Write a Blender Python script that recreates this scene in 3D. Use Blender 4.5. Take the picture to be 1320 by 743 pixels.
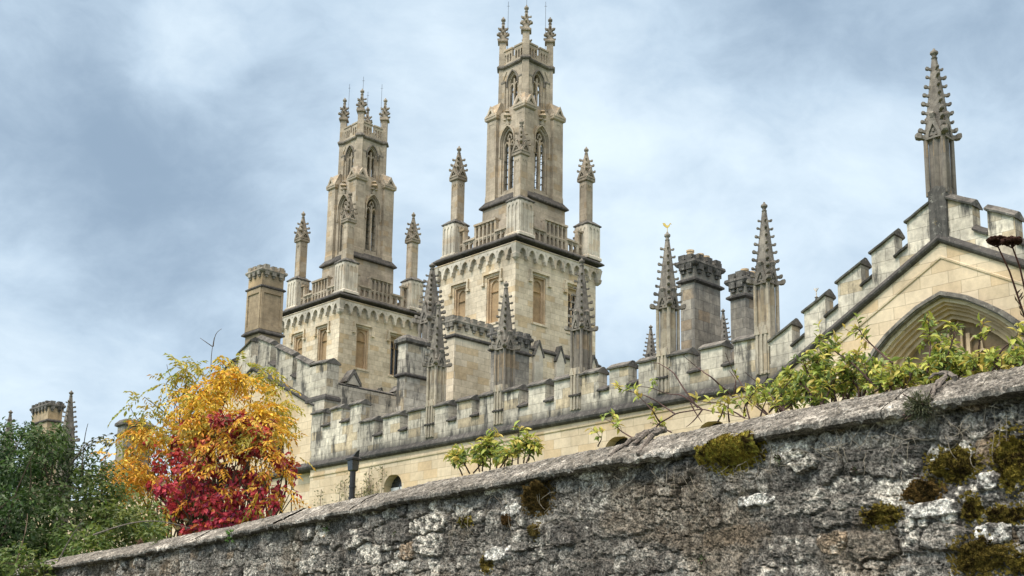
import bpy, bmesh, math, random
import numpy as np
from mathutils import Vector, Matrix
from mathutils.geometry import tessellate_polygon

for o in list(bpy.data.objects): bpy.data.objects.remove(o)
SC = bpy.context.scene
COL = SC.collection
PI = math.pi
rnd = random.Random(11)

# ------------------------------------------------------------------ camera
f_px, y0_px = 1633.28, 542.67
yaw, pitch, roll = math.radians(46.551), math.radians(11.400), math.radians(0.9976)
CAM = np.array([0, 0, 1.65])
_cy, _sy, _cp, _sp = math.cos(yaw), math.sin(yaw), math.cos(pitch), math.sin(pitch)
FW = np.array([_cp*_cy, _cp*_sy, _sp]); _r0 = np.array([_sy, -_cy, 0]); _u0 = np.cross(_r0, FW)
_cr, _sr = math.cos(roll), math.sin(roll)
RT = _cr*_r0 + _sr*_u0; UP = -_sr*_r0 + _cr*_u0
cam = bpy.data.cameras.new('camera'); camo = bpy.data.objects.new('camera', cam); COL.objects.link(camo)
M = Matrix(((RT[0], UP[0], -FW[0], CAM[0]), (RT[1], UP[1], -FW[1], CAM[1]), (RT[2], UP[2], -FW[2], CAM[2]), (0, 0, 0, 1)))
camo.matrix_world = M
cam.sensor_width = 36; cam.lens = f_px/1320*36; cam.shift_y = (y0_px-371.5)/1320
cam.clip_start = .1; cam.clip_end = 5000
SC.camera = camo
SC.render.resolution_x, SC.render.resolution_y = 1024, 576

# ------------------------------------------------------------------ exposure
SC.view_settings.view_transform = 'Standard'; SC.view_settings.look = 'None'
SC.view_settings.exposure = 0.65; SC.view_settings.gamma = 1.0; SC.view_settings.use_curve_mapping = False

# ------------------------------------------------------------------ nodes helper
class NT:
    def __init__(s, tree): s.t = tree; s.n = tree.nodes; s.l = tree.links
    def node(s, typ, **kw):
        n = s.n.new(typ)
        for k, v in kw.items(): setattr(n, k, v)
        return n
    def put(s, inp, v):
        if isinstance(v, bpy.types.NodeSocket): s.l.new(v, inp)
        else:
            if inp.type == 'RGBA' and len(v) == 3: v = (*v, 1)
            inp.default_value = v
    def math(s, op, a, b=None, c=None, clamp=False):
        n = s.node('ShaderNodeMath', operation=op, use_clamp=clamp); s.put(n.inputs[0], a)
        if b is not None: s.put(n.inputs[1], b)
        if c is not None: s.put(n.inputs[2], c)
        return n.outputs[0]
    def vmath(s, op, a, b=None):
        n = s.node('ShaderNodeVectorMath', operation=op); s.put(n.inputs[0], a)
        if b is not None: s.put(n.inputs[1], b)
        return n.outputs['Value' if op in ('DOT_PRODUCT', 'LENGTH', 'DISTANCE') else 'Vector']
    def mix(s, fac, a, b, blend='MIX'):
        n = s.node('ShaderNodeMix', data_type='RGBA', blend_type=blend)
        s.put(n.inputs[0], fac); s.put(n.inputs[6], a); s.put(n.inputs[7], b); return n.outputs[2]
    def ramp(s, v, lo, hi, a=0., b=1.):
        n = s.node('ShaderNodeMapRange', clamp=True); n.interpolation_type = 'SMOOTHSTEP'
        s.put(n.inputs[0], v); s.put(n.inputs[1], lo); s.put(n.inputs[2], hi); s.put(n.inputs[3], a); s.put(n.inputs[4], b)
        return n.outputs[0]
    def noise(s, vec, scale, detail=4, rough=.55, dist=0., out='Fac'):
        n = s.node('ShaderNodeTexNoise'); s.put(n.inputs['Vector'], vec)
        n.inputs['Scale'].default_value = scale; n.inputs['Detail'].default_value = detail
        n.inputs['Roughness'].default_value = rough; n.inputs['Distortion'].default_value = dist
        return n.outputs[out]
    def scale(s, vec, k):
        return s.vmath('MULTIPLY', vec, k)

# ------------------------------------------------------------------ world: overcast sky
SUN_DIR = Vector((-.80, .05, .95)).normalized()
world = bpy.data.worlds.new('World'); SC.world = world; world.use_nodes = True
w = NT(world.node_tree); w.n.clear()
sky = w.node('ShaderNodeTexSky', sky_type='NISHITA', sun_disc=False)
sky.sun_elevation = math.asin(SUN_DIR.z); sky.sun_rotation = math.atan2(SUN_DIR.x, SUN_DIR.y)
bg1 = w.node('ShaderNodeBackground'); w.put(bg1.inputs[0], sky.outputs[0]); bg1.inputs[1].default_value = .08
tc = w.node('ShaderNodeTexCoord'); gen = tc.outputs['Generated']
def sdir(x, y):
    d = FW*f_px + RT*(x-660) - UP*(y-y0_px); d /= np.linalg.norm(d); return tuple(d)
warp = w.noise(gen, 2.2, 4, .55, out='Color')
gw = w.vmath('ADD', gen, w.scale(w.vmath('SUBTRACT', warp, (.5, .5, .5)), (.22, .22, .22)))
n1 = w.noise(w.scale(gw, (1, 1, 1.5)), 3.4, 6, .5)
n2 = w.noise(w.scale(gw, (1, 1, 1.6)), 10., 8, .6)
base = w.math('ADD', w.math('MULTIPLY', n1, .55), w.math('MULTIPLY', n2, .45))
lum = w.math('MULTIPLY_ADD', w.math('SUBTRACT', base, .5), 1.9, .47)
def blob(x, y, r, k):
    d = w.vmath('DISTANCE', gw, sdir(x, y))
    return w.ramp(d, 0., r, k, 0.)
BLOBS = [(60, 190, .28, -.22), (200, 330, .22, -.24), (330, 230, .20, -.18), (180, 190, .16, -.10), (262, 50, .09, .34), (230, 85, .08, .18), (30, 330, .10, .22),
         (500, 40, .22, -.06), (950, 70, .20, -.24), (1130, 70, .22, -.20), (840, 230, .18, .30), (1010, 190, .16, .26), (1110, 210, .16, .26),
         (1290, 260, .14, .20), (30, 420, .2, .20), (200, 430, .18, .24), (470, 260, .12, .12), (560, 120, .14, .14), (780, 60, .14, .10),
         (1040, 330, .12, .05), (760, 400, .1, .12), (1290, 120, .12, -.12)]
for b in BLOBS: lum = w.math('ADD', lum, blob(*b))
lum = w.ramp(lum, -.05, 1.05)
cr = w.node('ShaderNodeValToRGB'); w.put(cr.inputs[0], lum)
e = cr.color_ramp.elements
e[0].position = 0; e[0].color = (.21, .285, .375, 1)
e[1].position = 1; e[1].color = (.58, .67, .735, 1)
m = e.new(.45); m.color = (.38, .475, .57, 1)
sep = w.node('ShaderNodeSeparateXYZ'); w.put(sep.inputs[0], gen)
zen = w.ramp(sep.outputs[2], .54, .95, 1., 3.0)           # an overcast sky is brightest overhead
nrm = w.vmath('DOT_PRODUCT', gen, tuple(SUN_DIR))
gl = w.ramp(nrm, .2, 1., 0., 1.4)
skyc = w.mix(w.ramp(sep.outputs[2], .52, .85), cr.outputs[0], (.74, .63, .53))
bg2 = w.node('ShaderNodeBackground'); w.put(bg2.inputs[0], skyc); w.put(bg2.inputs[1], w.math('ADD', zen, gl))
mx = w.node('ShaderNodeMixShader'); mx.inputs[0].default_value = .94
w.l.new(bg1.outputs[0], mx.inputs[1]); w.l.new(bg2.outputs[0], mx.inputs[2])
wo = w.node('ShaderNodeOutputWorld'); w.l.new(mx.outputs[0], wo.inputs[0])

sun = bpy.data.lights.new('sun', 'SUN'); sun.energy = 1.5; sun.angle = math.radians(14); sun.color = (1, .92, .82)
suno = bpy.data.objects.new('sun', sun); COL.objects.link(suno)
suno.rotation_euler = SUN_DIR.to_track_quat('Z', 'Y').to_euler(); suno.location = (-20, 0, 40)

# ------------------------------------------------------------------ materials
def new_mat(name):
    m = bpy.data.materials.new(name); m.use_nodes = True; t = NT(m.node_tree); t.n.clear()
    out = t.node('ShaderNodeOutputMaterial'); p = t.node('ShaderNodeBsdfPrincipled'); t.l.new(p.outputs[0], out.inputs[0])
    p.inputs['Roughness'].default_value = .9; p.inputs['Specular IOR Level'].default_value = .2
    return m, t, p, out

def stone(name, c1, c2, bw=.8, bh=.34, joint=.6, grime=(.05, .05, .048), g=(.55, .75), gamt=.8, spots=.3, lichen=0., vary=.35, bump=.25, warm=(.55, .36, .16), wamt=.25, soot=None):
    m, t, p, out = new_mat(name)
    geo = t.node('ShaderNodeNewGeometry'); pos = geo.outputs['Position']
    sp = t.node('ShaderNodeSeparateXYZ'); t.put(sp.inputs[0], pos)
    sn = t.node('ShaderNodeSeparateXYZ'); t.put(sn.inputs[0], geo.outputs['True Normal'])
    ax, ay = t.math('ABSOLUTE', sn.outputs[0]), t.math('ABSOLUTE', sn.outputs[1])
    isx = t.math('GREATER_THAN', ax, ay)
    mu = t.node('ShaderNodeMix', data_type='FLOAT'); t.put(mu.inputs[0], isx); t.put(mu.inputs[2], sp.outputs[0]); t.put(mu.inputs[3], sp.outputs[1])
    u = mu.outputs[0]
    cv = t.node('ShaderNodeCombineXYZ'); t.put(cv.inputs[0], u); t.put(cv.inputs[1], sp.outputs[2]); t.put(cv.inputs[2], t.math('MULTIPLY', isx, 7.3))
    uv = cv.outputs[0]
    br = t.node('ShaderNodeTexBrick'); wob = t.scale(t.vmath('SUBTRACT', t.noise(pos, 3., 2, out='Color'), (.5, .5, .5)), (.03, .03, 0))
    t.put(br.inputs['Vector'], t.vmath('ADD', uv, wob))
    br.offset = .43; br.inputs['Scale'].default_value = 1
    t.put(br.inputs['Color1'], c1); t.put(br.inputs['Color2'], c2)
    t.put(br.inputs['Mortar'], tuple(.40*a for a in c2)); br.inputs['Mortar Size'].default_value = .010; br.inputs['Mortar Smooth'].default_value = .4
    br.inputs['Brick Width'].default_value = bw; br.inputs['Row Height'].default_value = bh
    br2 = t.node('ShaderNodeTexBrick'); t.put(br2.inputs['Vector'], t.vmath('ADD', uv, wob)); br2.offset = .43
    br2.inputs['Scale'].default_value = 1; t.put(br2.inputs['Color1'], (0, 0, 0)); t.put(br2.inputs['Color2'], (1, 1, 1)); t.put(br2.inputs['Mortar'], (.4, .4, .4))
    br2.inputs['Mortar Size'].default_value = 0.; br2.inputs['Brick Width'].default_value = bw; br2.inputs['Row Height'].default_value = bh
    c = t.mix(joint, t.mix(br2.outputs[0], c1, c2), br.outputs[0])
    # a few blocks are warmer new stone
    wsel = t.ramp(br2.outputs[0], .82, .9); c = t.mix(t.math('MULTIPLY', wsel, wamt), c, warm)
    big = t.noise(pos, .55, 5, .6); c = t.mix(1., c, t.mix(t.ramp(big, .3, .7), (1-vary,)*3, (1+vary*.55,)*3), 'MULTIPLY')
    mid = t.noise(pos, 5., 6, .65); c = t.mix(spots, c, t.mix(t.ramp(mid, .3, .7), (.35, .34, .33), (1.35, 1.33, 1.28)), 'MULTIPLY')
    st = t.noise(t.scale(uv, (2.6, .38, 1)), 1.3, 7, .66)
    gn = t.noise(pos, 1.1, 6, .65)
    gm = t.ramp(t.math('ADD', t.math('MULTIPLY', st, .6), t.math('MULTIPLY', gn, .4)), g[0], g[1])
    c = t.mix(t.math('MULTIPLY', gm, gamt), c, grime)
    if soot:   # soot that has collected on the stone just above the string course
        sz_ = t.ramp(t.math('ADD', sp.outputs[2], t.math('MULTIPLY', t.noise(t.scale(uv, (3., .6, 1)), 1.6, 5, .65), -.55)), soot[0]-.32, soot[1]-.30, 1., 0.)
        c = t.mix(t.math('MULTIPLY', sz_, .8), c, grime)
    if lichen:
        vn = t.noise(pos, 9., 7, .7); vm = t.ramp(vn, .56, .66)
        c = t.mix(t.math('MULTIPLY', vm, lichen), c, (.40, .39, .34))
        yn = t.noise(t.vmath('ADD', pos, (9, 3, 5)), 6., 6, .7); c = t.mix(t.math('MULTIPLY', t.ramp(yn, .62, .7), lichen*.6), c, (.34, .25, .08))
    t.put(p.inputs['Base Color'], c)
    bp = t.node('ShaderNodeBump'); bp.inputs['Strength'].default_value = bump; bp.inputs['Distance'].default_value = .03
    t.put(bp.inputs['Height'], t.math('ADD', t.math('MULTIPLY', br.outputs['Fac'], -.6*joint), t.noise(pos, 16., 6, .7)))
    t.put(p.inputs['Normal'], bp.outputs[0])
    return m

MT = {}
MT['cream'] = stone('cream_ashlar', (.65, .545, .39), (.55, .445, .30), gamt=.35, g=(.56, .76), vary=.2, spots=.16, joint=.6, wamt=.35, warm=(.6, .42, .22))
MT['tower'] = stone('tower_ashlar', (.66, .58, .44), (.50, .43, .315), bw=.7, bh=.32, gamt=.4, g=(.57, .76), vary=.26, spots=.25, joint=.6, wamt=.4, warm=(.6, .43, .22))
MT['lantern'] = stone('lantern_ashlar', (.46, .395, .305), (.34, .295, .23), bw=.6, bh=.36, gamt=.6, g=(.56, .75), vary=.3, spots=.25, joint=.4)
MT['parapet'] = stone('weathered_parapet', (.64, .595, .49), (.43, .40, .34), bw=.72, bh=.34, gamt=.92, g=(.49, .61), vary=.36, spots=.45, lichen=.15, joint=.65, wamt=.35, warm=(.6, .44, .2), soot=(10.28, 10.75))
MT['pale'] = stone('pale_new_stone', (.60, .555, .46), (.52, .48, .40), gamt=.5, g=(.56, .72), spots=.2, joint=.2)
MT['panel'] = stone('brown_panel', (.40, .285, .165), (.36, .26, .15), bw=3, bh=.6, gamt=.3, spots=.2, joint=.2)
MT['tracery'] = stone('tracery_stone', (.56, .425, .275), (.49, .37, .24), bw=2, bh=.5, gamt=.4, spots=.2, joint=.2)
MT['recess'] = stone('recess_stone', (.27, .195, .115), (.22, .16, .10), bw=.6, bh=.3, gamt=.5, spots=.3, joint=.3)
MT['dark'] = stone('blackened_moulding', (.095, .09, .085), (.075, .072, .068), bw=1.1, bh=3, gamt=.8, g=(.5, .62), grime=(.03, .03, .03), spots=.5, lichen=.28, joint=.6, wamt=0)
MT['hoodstone'] = stone('lichened_hood', (.26, .24, .21), (.19, .178, .16), bw=.9, bh=3, gamt=.7, g=(.48, .62), grime=(.05, .05, .046), spots=.6, lichen=.5, joint=.3, wamt=0)
MT['coping'] = stone('blackened_coping', (.17, .163, .15), (.12, .116, .108), bw=.9, bh=3, gamt=.85, g=(.46, .60), grime=(.04, .04, .038), spots=.6, lichen=.5, joint=.3, wamt=0)
MT['spire'] = stone('lichened_spire', (.235, .215, .185), (.18, .167, .148), bw=3, bh=.45, gamt=.85, g=(.5, .66), grime=(.05, .048, .045), spots=.6, lichen=.35, joint=.2, wamt=0)
MT['carved'] = stone('carved_finial', (.33, .285, .225), (.26, .23, .185), bw=3, bh=.3, gamt=.75, g=(.5, .68), grime=(.075, .07, .062), spots=.5, lichen=.2, joint=.2, wamt=0)
MT['shaft'] = stone('streaked_shaft', (.47, .415, .32), (.40, .36, .285), bw=3, bh=.5, gamt=.8, g=(.48, .62), grime=(.11, .105, .10), spots=.35, joint=.3)
MT['greyshaft'] = stone('grey_shaft', (.24, .215, .18), (.2, .182, .157), bw=3, bh=.5, gamt=.8, g=(.46, .62), grime=(.08, .077, .073), spots=.35, joint=.3)
MT['chimney'] = stone('grey_chimney', (.34, .315, .265), (.215, .205, .18), bw=.62, bh=.36, gamt=.8, g=(.48, .66), grime=(.10, .098, .092), spots=.5, joint=.7, lichen=.2)
MT['warmchim'] = stone('buff_chimney', (.40, .315, .21), (.35, .28, .19), bw=2, bh=.4, gamt=.6, g=(.52, .7), spots=.3, joint=.3)

def plain(name, col, rough=.6, metal=0., spec=.4, var=.0, scale=8):
    m, t, p, out = new_mat(name)
    geo = t.node('ShaderNodeNewGeometry')
    n = t.noise(geo.outputs['Position'], scale, 5, .6)
    c = t.mix(t.ramp(n, .3, .7), tuple(a*(1-var) for a in col), tuple(a*(1+var) for a in col))
    t.put(p.inputs['Base Color'], c); p.inputs['Roughness'].default_value = rough; p.inputs['Metallic'].default_value = metal
    p.inputs['Specular IOR Level'].default_value = spec
    return m
MT['glass'] = plain('leaded_glass', (.02, .024, .028), .15, 0, .6, .4, 6)
MT['iron'] = plain('black_iron', (.015, .015, .016), .5, 0, .4, .4)
MT['gold'] = plain('gilt', (.75, .5, .12), .3, 1., .5, .1)
MT['pot'] = plain('clay_pot', (.50, .38, .24), .9, 0, .2, .25)
MT['white'] = plain('white_board', (.55, .56, .56), .7, 0, .3, .15)
MT['bark'] = plain('bark', (.10, .075, .055), .9, 0, .2, .4, 30)
MT['twig'] = plain('twig_bark', (.075, .045, .04), .8, 0, .2, .4, 60)
MT['ivywood'] = plain('grey_stem', (.13, .115, .10), .9, 0, .2, .5, 60)
MT['seed'] = plain('dry_seedhead', (.035, .017, .012), .9, 0, .1, .6, 200)
MT['slate'] = plain('lead_roof', (.12, .125, .13), .7, 0, .3, .2, 2)
MT['asphalt'] = plain('asphalt', (.05, .05, .05), .9, 0, .2, .25, 40)
MT['soil'] = plain('garden_ground', (.10, .13, .045), .95, 0, .1, .5, 3)

def attr_mat(name, rough=.55, transl=.3, spec=.3, bump=None, detail=None):
    m, t, p, out = new_mat(name)
    a = t.node('ShaderNodeVertexColor', layer_name='col'); c = a.outputs[0]
    geo = t.node('ShaderNodeNewGeometry'); pos = geo.outputs['Position']
    if detail:
        for sc, lo, hi, k in detail:
            n = t.noise(pos, sc, 5, .7); c = t.mix(k, c, t.mix(t.ramp(n, .38, .62), (lo,)*3, (hi,)*3), 'MULTIPLY')
    t.put(p.inputs['Base Color'], c); p.inputs['Roughness'].default_value = rough; p.inputs['Specular IOR Level'].default_value = spec
    if bump:
        b = t.node('ShaderNodeBump'); b.inputs['Strength'].default_value = bump[1]; b.inputs['Distance'].default_value = .016
        t.put(b.inputs['Height'], t.noise(pos, bump[0], 6, .7)); t.put(p.inputs['Normal'], b.outputs[0])
    if transl:
        tr = t.node('ShaderNodeBsdfTranslucent'); t.put(tr.inputs[0], c)
        mxs = t.node('ShaderNodeMixShader'); mxs.inputs[0].default_value = transl
        t.l.new(p.outputs[0], mxs.inputs[1]); t.l.new(tr.outputs[0], mxs.inputs[2]); t.l.new(mxs.outputs[0], out.inputs[0])
    return m
MT['leaf'] = attr_mat('leaf', .5, .30, .35)
MT['rubble'] = attr_mat('rubble', .95, 0, .15, (60., .9), [(24., .5, 1.45, .85), (70., .35, 1.6, .9)])
MT['slab'] = attr_mat('coping_slab', .95, 0, .15, (60., .9), [(30., .45, 1.5, .8), (95., .4, 1.55, .8)])
MT['moss'] = attr_mat('moss', .95, .1, .1, (150., .8), [(60., .4, 1.6, .7)])

# ------------------------------------------------------------------ object helpers
def tag(o, label=None, cat=None, group=None, kind=None):
    if label: o['label'] = label
    if cat: o['category'] = cat
    if group: o['group'] = group
    if kind: o['kind'] = kind
    return o
def thing(name, loc, label, cat, group=None):
    o = bpy.data.objects.new(name, None); COL.objects.link(o); o.location = loc; o.empty_display_size = .3
    return tag(o, label, cat, group)
def origin(o):
    p = Vector((0, 0, 0))
    while o is not None: p += o.location; o = o.parent
    return p
def copy_tree(o, parent=None):
    c = o.copy(); COL.objects.link(c); c.parent = parent
    for ch in o.children: copy_tree(ch, c)
    return c

class MB:
    def __init__(s): s.v = []; s.f = []
    def poly(s, pts):
        i = len(s.v); s.v += [tuple(p) for p in pts]; s.f.append(tuple(range(i, i+len(pts))))
    def loft(s, secs, cap0=True, cap1=True):
        i = len(s.v); n = len(secs[0])
        for q in secs: s.v += [tuple(p) for p in q]
        for k in range(len(secs)-1):
            for j in range(n):
                a = i+k*n+j; b = i+k*n+(j+1) % n
                s.f.append((a, b, b+n, a+n))
        if cap0: s.f.append(tuple(range(i+n-1, i-1, -1)))
        if cap1: s.f.append(tuple(range(i+(len(secs)-1)*n, i+len(secs)*n)))
    def box(s, x0, x1, y0, y1, z0, z1):
        q = lambda z: [(x0, y0, z), (x1, y0, z), (x1, y1, z), (x0, y1, z)]
        s.loft([q(z0), q(z1)])
    def sq(s, cx, cy, prof, ang=0., n=4, ex=0., ey=0.):
        """stack of square (or n-gon) sections: prof = [(z, half), ...]"""
        secs = []
        for z, h in prof:
            if n == 4:
                c, sn_ = math.cos(ang), math.sin(ang); q = []
                for a, b in ((-1, -1), (1, -1), (1, 1), (-1, 1)):
                    X, Y = a*(h+ex), b*(h+ey); q.append((cx+c*X-sn_*Y, cy+sn_*X+c*Y, z))
            else:
                q = [(cx+h*math.cos(ang+2*PI*k/n), cy+h*math.sin(ang+2*PI*k/n), z) for k in range(n)]
            secs.append(q)
        s.loft(secs)
    def prism(s, fr, polys, d0, d1):
        """polygon (list of outlines, first outer, rest holes) in frame fr extruded from depth d0 to d1 along n"""
        o, u, v, n = fr
        P = lambda a, b, d: (o[0]+u[0]*a+v[0]*b+n[0]*d, o[1]+u[1]*a+v[1]*b+n[1]*d, o[2]+u[2]*a+v[2]*b+n[2]*d)
        tris = tessellate_polygon([[Vector((a, b, 0)) for a, b in q] for q in polys])
        flat = [p for q in polys for p in q]; i = len(s.v); N = len(flat)
        s.v += [P(a, b, d1) for a, b in flat] + [P(a, b, d0) for a, b in flat]
        for t in tris:
            s.f.append((i+t[0], i+t[1], i+t[2])); s.f.append((i+N+t[2], i+N+t[1], i+N+t[0]))
        k = i
        for q in polys:
            L = len(q)
            for j in range(L): s.f.append((k+j, k+(j+1) % L, k+N+(j+1) % L, k+N+j))
            k += L
    def tube(s, pts, rad, n=6, caps=True):
        pts = [Vector(p) for p in pts]; secs = []
        if not hasattr(rad, '__len__'): rad = [rad]*len(pts)
        for i, p in enumerate(pts):
            d = (pts[min(i+1, len(pts)-1)] - pts[max(i-1, 0)]).normalized()
            a = d.cross(Vector((0, 0, 1)) if abs(d.z) < .9 else Vector((1, 0, 0))).normalized(); b = d.cross(a)
            secs.append([tuple(p + (a*math.cos(2*PI*k/n)+b*math.sin(2*PI*k/n))*rad[i]) for k in range(n)])
        s.loft(secs, caps, caps)
    def rot4(s, fn):
        """fn(frame) for the four faces of a tower centred on the local origin"""
        for k in range(4): fn(face(k))
    def build(s, name, mat, parent=None, smooth=False, label=None, world=True):
        me = bpy.data.meshes.new(name)
        og = origin(parent) if (parent is not None and world) else Vector((0, 0, 0))
        me.from_pydata([(a-og.x, b-og.y, c-og.z) for a, b, c in s.v], [], s.f)
        bm = bmesh.new(); bm.from_mesh(me)
        bmesh.ops.remove_doubles(bm, verts=bm.verts, dist=1e-5)
        bmesh.ops.recalc_face_normals(bm, faces=bm.faces); bm.to_mesh(me); bm.free()
        if smooth:
            for p in me.polygons: p.use_smooth = True
        me.materials.append(MT[mat] if isinstance(mat, str) else mat)
        o = bpy.data.objects.new(name, me); COL.objects.link(o); o.parent = parent
        if label: o['label'] = label
        return o

# frames: (origin, u, v, n)
def frx(X, sgn=-1):  # wall in plane x=X facing -x ; u = y, v = z, depth outward = -x
    return ((X, 0, 0), (0, 1, 0), (0, 0, 1), (-1, 0, 0))
def fry(Y):          # wall in plane y=Y facing -y ; u = x
    return ((0, Y, 0), (1, 0, 0), (0, 0, 1), (0, -1, 0))
def face(k, d=0., c=(0, 0)):
    a = k*PI/2; n = (round(-math.cos(a)), round(-math.sin(a)), 0); u = (-n[1]*-1, -n[0], 0)
    u = (-n[1], n[0], 0)
    return ((c[0]+n[0]*d, c[1]+n[1]*d, 0), u, (0, 0, 1), n)
def arch(c, h, zb, zs, za, n=8):
    """pointed arch outline, counter-clockwise from bottom left"""
    H = za-zs; R = (h*h+H*H)/(2*h); th = math.asin(min(1, H/R)); pts = [(c-h, zb), (c+h, zb)]
    right = [(c+h-R+R*math.cos(th*i/n), zs+R*math.sin(th*i/n)) for i in range(n+1)]
    left = [(2*c-x, z) for x, z in right[:-1]][::-1]
    return pts + right + left
def arch_ring(c, h, zb, zs, za, t, n=8):
    o = arch(c, h+t, zb, zs, za+t*1.25, n); i_ = arch(c, h, zb, zs, za, n)
    out = o[1:] + [o[0]]           # right-bottom ... left-bottom
    inn = i_[1:] + [i_[0]]
    return out + inn[::-1]
def rect(a, b, c, d): return [(a, c), (b, c), (b, d), (a, d)]

# pixel of the photograph -> point on a vertical plane (layout helper)
def ray(x, y): return FW*f_px + RT*(x-660) - UP*(y-y0_px)
def on_x(x, y, X): d = ray(x, y); return CAM + d*(X-CAM[0])/d[0]
def at_depth(x, y, D): d = ray(x, y); return CAM + d*(D/(d @ FW))

# ------------------------------------------------------------------ gothic pieces
def crocket(mb, p, out, s):
    """small leaf hook: an arm that leaves the edge and a knob that curls up"""
    p = Vector(p); o = Vector(out).normalized(); t = o.cross(Vector((0, 0, 1))).normalized(); z = Vector((0, 0, 1))
    def sec(d, zz, hw, hh): 
        c = p+o*d+z*zz; return [tuple(c-t*hw-z*hh), tuple(c+t*hw-z*hh), tuple(c+t*hw+z*hh), tuple(c-t*hw+z*hh)]
    mb.loft([sec(-.3*s, -.1*s, .30*s, .34*s), sec(.35*s, 0, .24*s, .22*s), sec(.62*s, .08*s, .40*s, .30*s), sec(1.0*s, .16*s, .36*s, .30*s), sec(1.14*s, .2*s, .16*s, .14*s)])
def spire(mb, cx, cy, z0, z1, r0, r1, rows, cs, ang=0., finial=.16, first=.0):
    zt = z1-finial*1.4
    mb.sq(cx, cy, [(z0, r0), (zt, r1)], ang)
    for k in range(rows):
        t = first+(k+.15)/(rows+.35)*(1-first); z = z0+(zt-z0)*t; r = r0+(r1-r0)*t
        for j in range(4):
            a = ang+PI/4+j*PI/2; rr = r*math.sqrt(2)*.98
            if rnd.random() < .04: continue
            crocket(mb, (cx+rr*math.cos(a), cy+rr*math.sin(a), z+rnd.uniform(-.1, .1)*cs), (math.cos(a+rnd.uniform(-.12, .12)), math.sin(a+rnd.uniform(-.12, .12)), 0), cs*(1-.30*t)*rnd.uniform(.78, 1.12))
    f = finial
    mb.sq(cx, cy, [(zt-.02, r1*1.05), (zt+.1*f, r1*1.7), (zt+.2*f, r1*1.1), (zt+.45*f, r1*1.2), (zt+.7*f, r1*2.1), (zt+.95*f, r1*2.0), (zt+1.1*f, r1*1.0), (zt+1.4*f, r1*.45)], PI/8, 8)
def gablets(mb, cx, cy, z0, half, w_, h, t=.06, ang=0.):
    """a small openwork gable on each side"""
    for k in range(4):
        a = ang+k*PI/2; n = (math.cos(a), math.sin(a), 0); u = (-n[1], n[0], 0)
        fr = ((cx+n[0]*half, cy+n[1]*half, z0), u, (0, 0, 1), n)
        o = [(-w_, 0), (w_, 0), (w_, .1*h), (.04, h), (-.04, h), (-w_, .1*h)]
        hole = [(-w_*.55, .08*h), (w_*.55, .08*h), (w_*.45, .3*h), (0, .62*h), (-w_*.45, .3*h)]
        mb.prism(fr, [o, hole], -.02, t)
        mb.prism(fr, [[(-.03, .30*h), (.03, .30*h), (.03, .42*h), (-.03, .42*h)]], -.02, t*.7)
        mb.sq(cx+n[0]*(half+.02), cy+n[1]*(half+.02), [(z0+h*.9, .045), (z0+h*1.06, .075), (z0+h*1.16, .04)])
def range_pinnacle(parent, y, x=30.25, zb=10.3, zs=13.25, zt=15.78, shaft='shaft', name='pinnacle', label=None, hs=.265, rows=7):
    h = hs; sc = h/.265
    mb = MB(); mb.sq(x, y, [(zb, h*.70), (zs, h*.68)])
    # clustered shaft: corner rolls and a fillet on every face
    for a, b in ((-1, -1), (1, -1), (1, 1), (-1, 1)): mb.sq(x+a*h*.86, y+b*h*.86, [(zb, h*.22), (zs, h*.22)], PI/8, 8)
    for a, b in ((-1, 0), (1, 0), (0, -1), (0, 1)): mb.sq(x+a*h*.72, y+b*h*.72, [(zb, h*.22), (zs, h*.22)], PI/4)
    o = mb.build(name, shaft, parent, label=label)
    mb = MB()
    spire(mb, x, y, zs, zt, h*.93, h*.19, rows+1, h*.56, finial=(zt-zs)*.085, first=.06)
    gablets(mb, x, y, zs-.10*sc, h*.9, h*.85, .62*sc, .05)
    for j in range(4):
        a = PI/4+j*PI/2; crocket(mb, (x+h*1.22*math.cos(a), y+h*1.22*math.sin(a), zs-.01), (math.cos(a), math.sin(a), 0), h*.85)
    mb.build('spire', 'spire', o)
    return o
def cap_ridge(mb, fr, u0, u1, zl, zr, d0, d1, drop=.17, over=.05):
    """sloped coping on top of a merlon: ridge in the middle of the thickness"""
    o, u, v, n = fr
    P = lambda a, b, d: (o[0]+u[0]*a+v[0]*b+n[0]*d, o[1]+u[1]*a+v[1]*b+n[1]*d, o[2]+u[2]*a+v[2]*b+n[2]*d)
    dm = (d0+d1)/2
    def sec(a, z): return [P(a, z-drop-.05, d0-over), P(a, z-drop-.05, d1+over), P(a, z-drop, d1+over+.012), P(a, z, dm+.05), P(a, z, dm-.05), P(a, z-drop, d0-over-.012)]
    n_ = 4; secs = []
    for k in range(n_+1):
        t = k/n_; jz = 0 if k in (0, n_) else rnd.uniform(-.012, .012)
        secs.append(sec(u0+(u1-u0)*t, zl+(zr-zl)*t+jz))
    mb.loft(secs)

# ================================================================== SETTING
def sheet(name, x0, x1, y0, y1, z, mat):
    mb = MB(); mb.poly([(x0, y0, z), (x1, y0, z), (x1, y1, z), (x0, y1, z)]); return tag(mb.build(name, mat), kind='structure')
sheet('ground', -1500, 1500, -1500, 1500, 0, 'soil')
mb = MB(); mb.poly([(-1.8, -80, .004), (4.0, -80, .004), (7.2, 40, .004), (1.5, 40, .004)]); tag(mb.build('lane', 'asphalt'), kind='structure')
mb = MB(); mb.loft([[(4.0, -80, 0), (4.6, -80, 0), (4.6, -80, .12), (4.0, -80, .12)], [(7.2, 40, 0), (7.8, 40, 0), (7.8, 40, .12), (7.2, 40, .12)]]); tag(mb.build('pavement', 'asphalt'), kind='structure')

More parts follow.
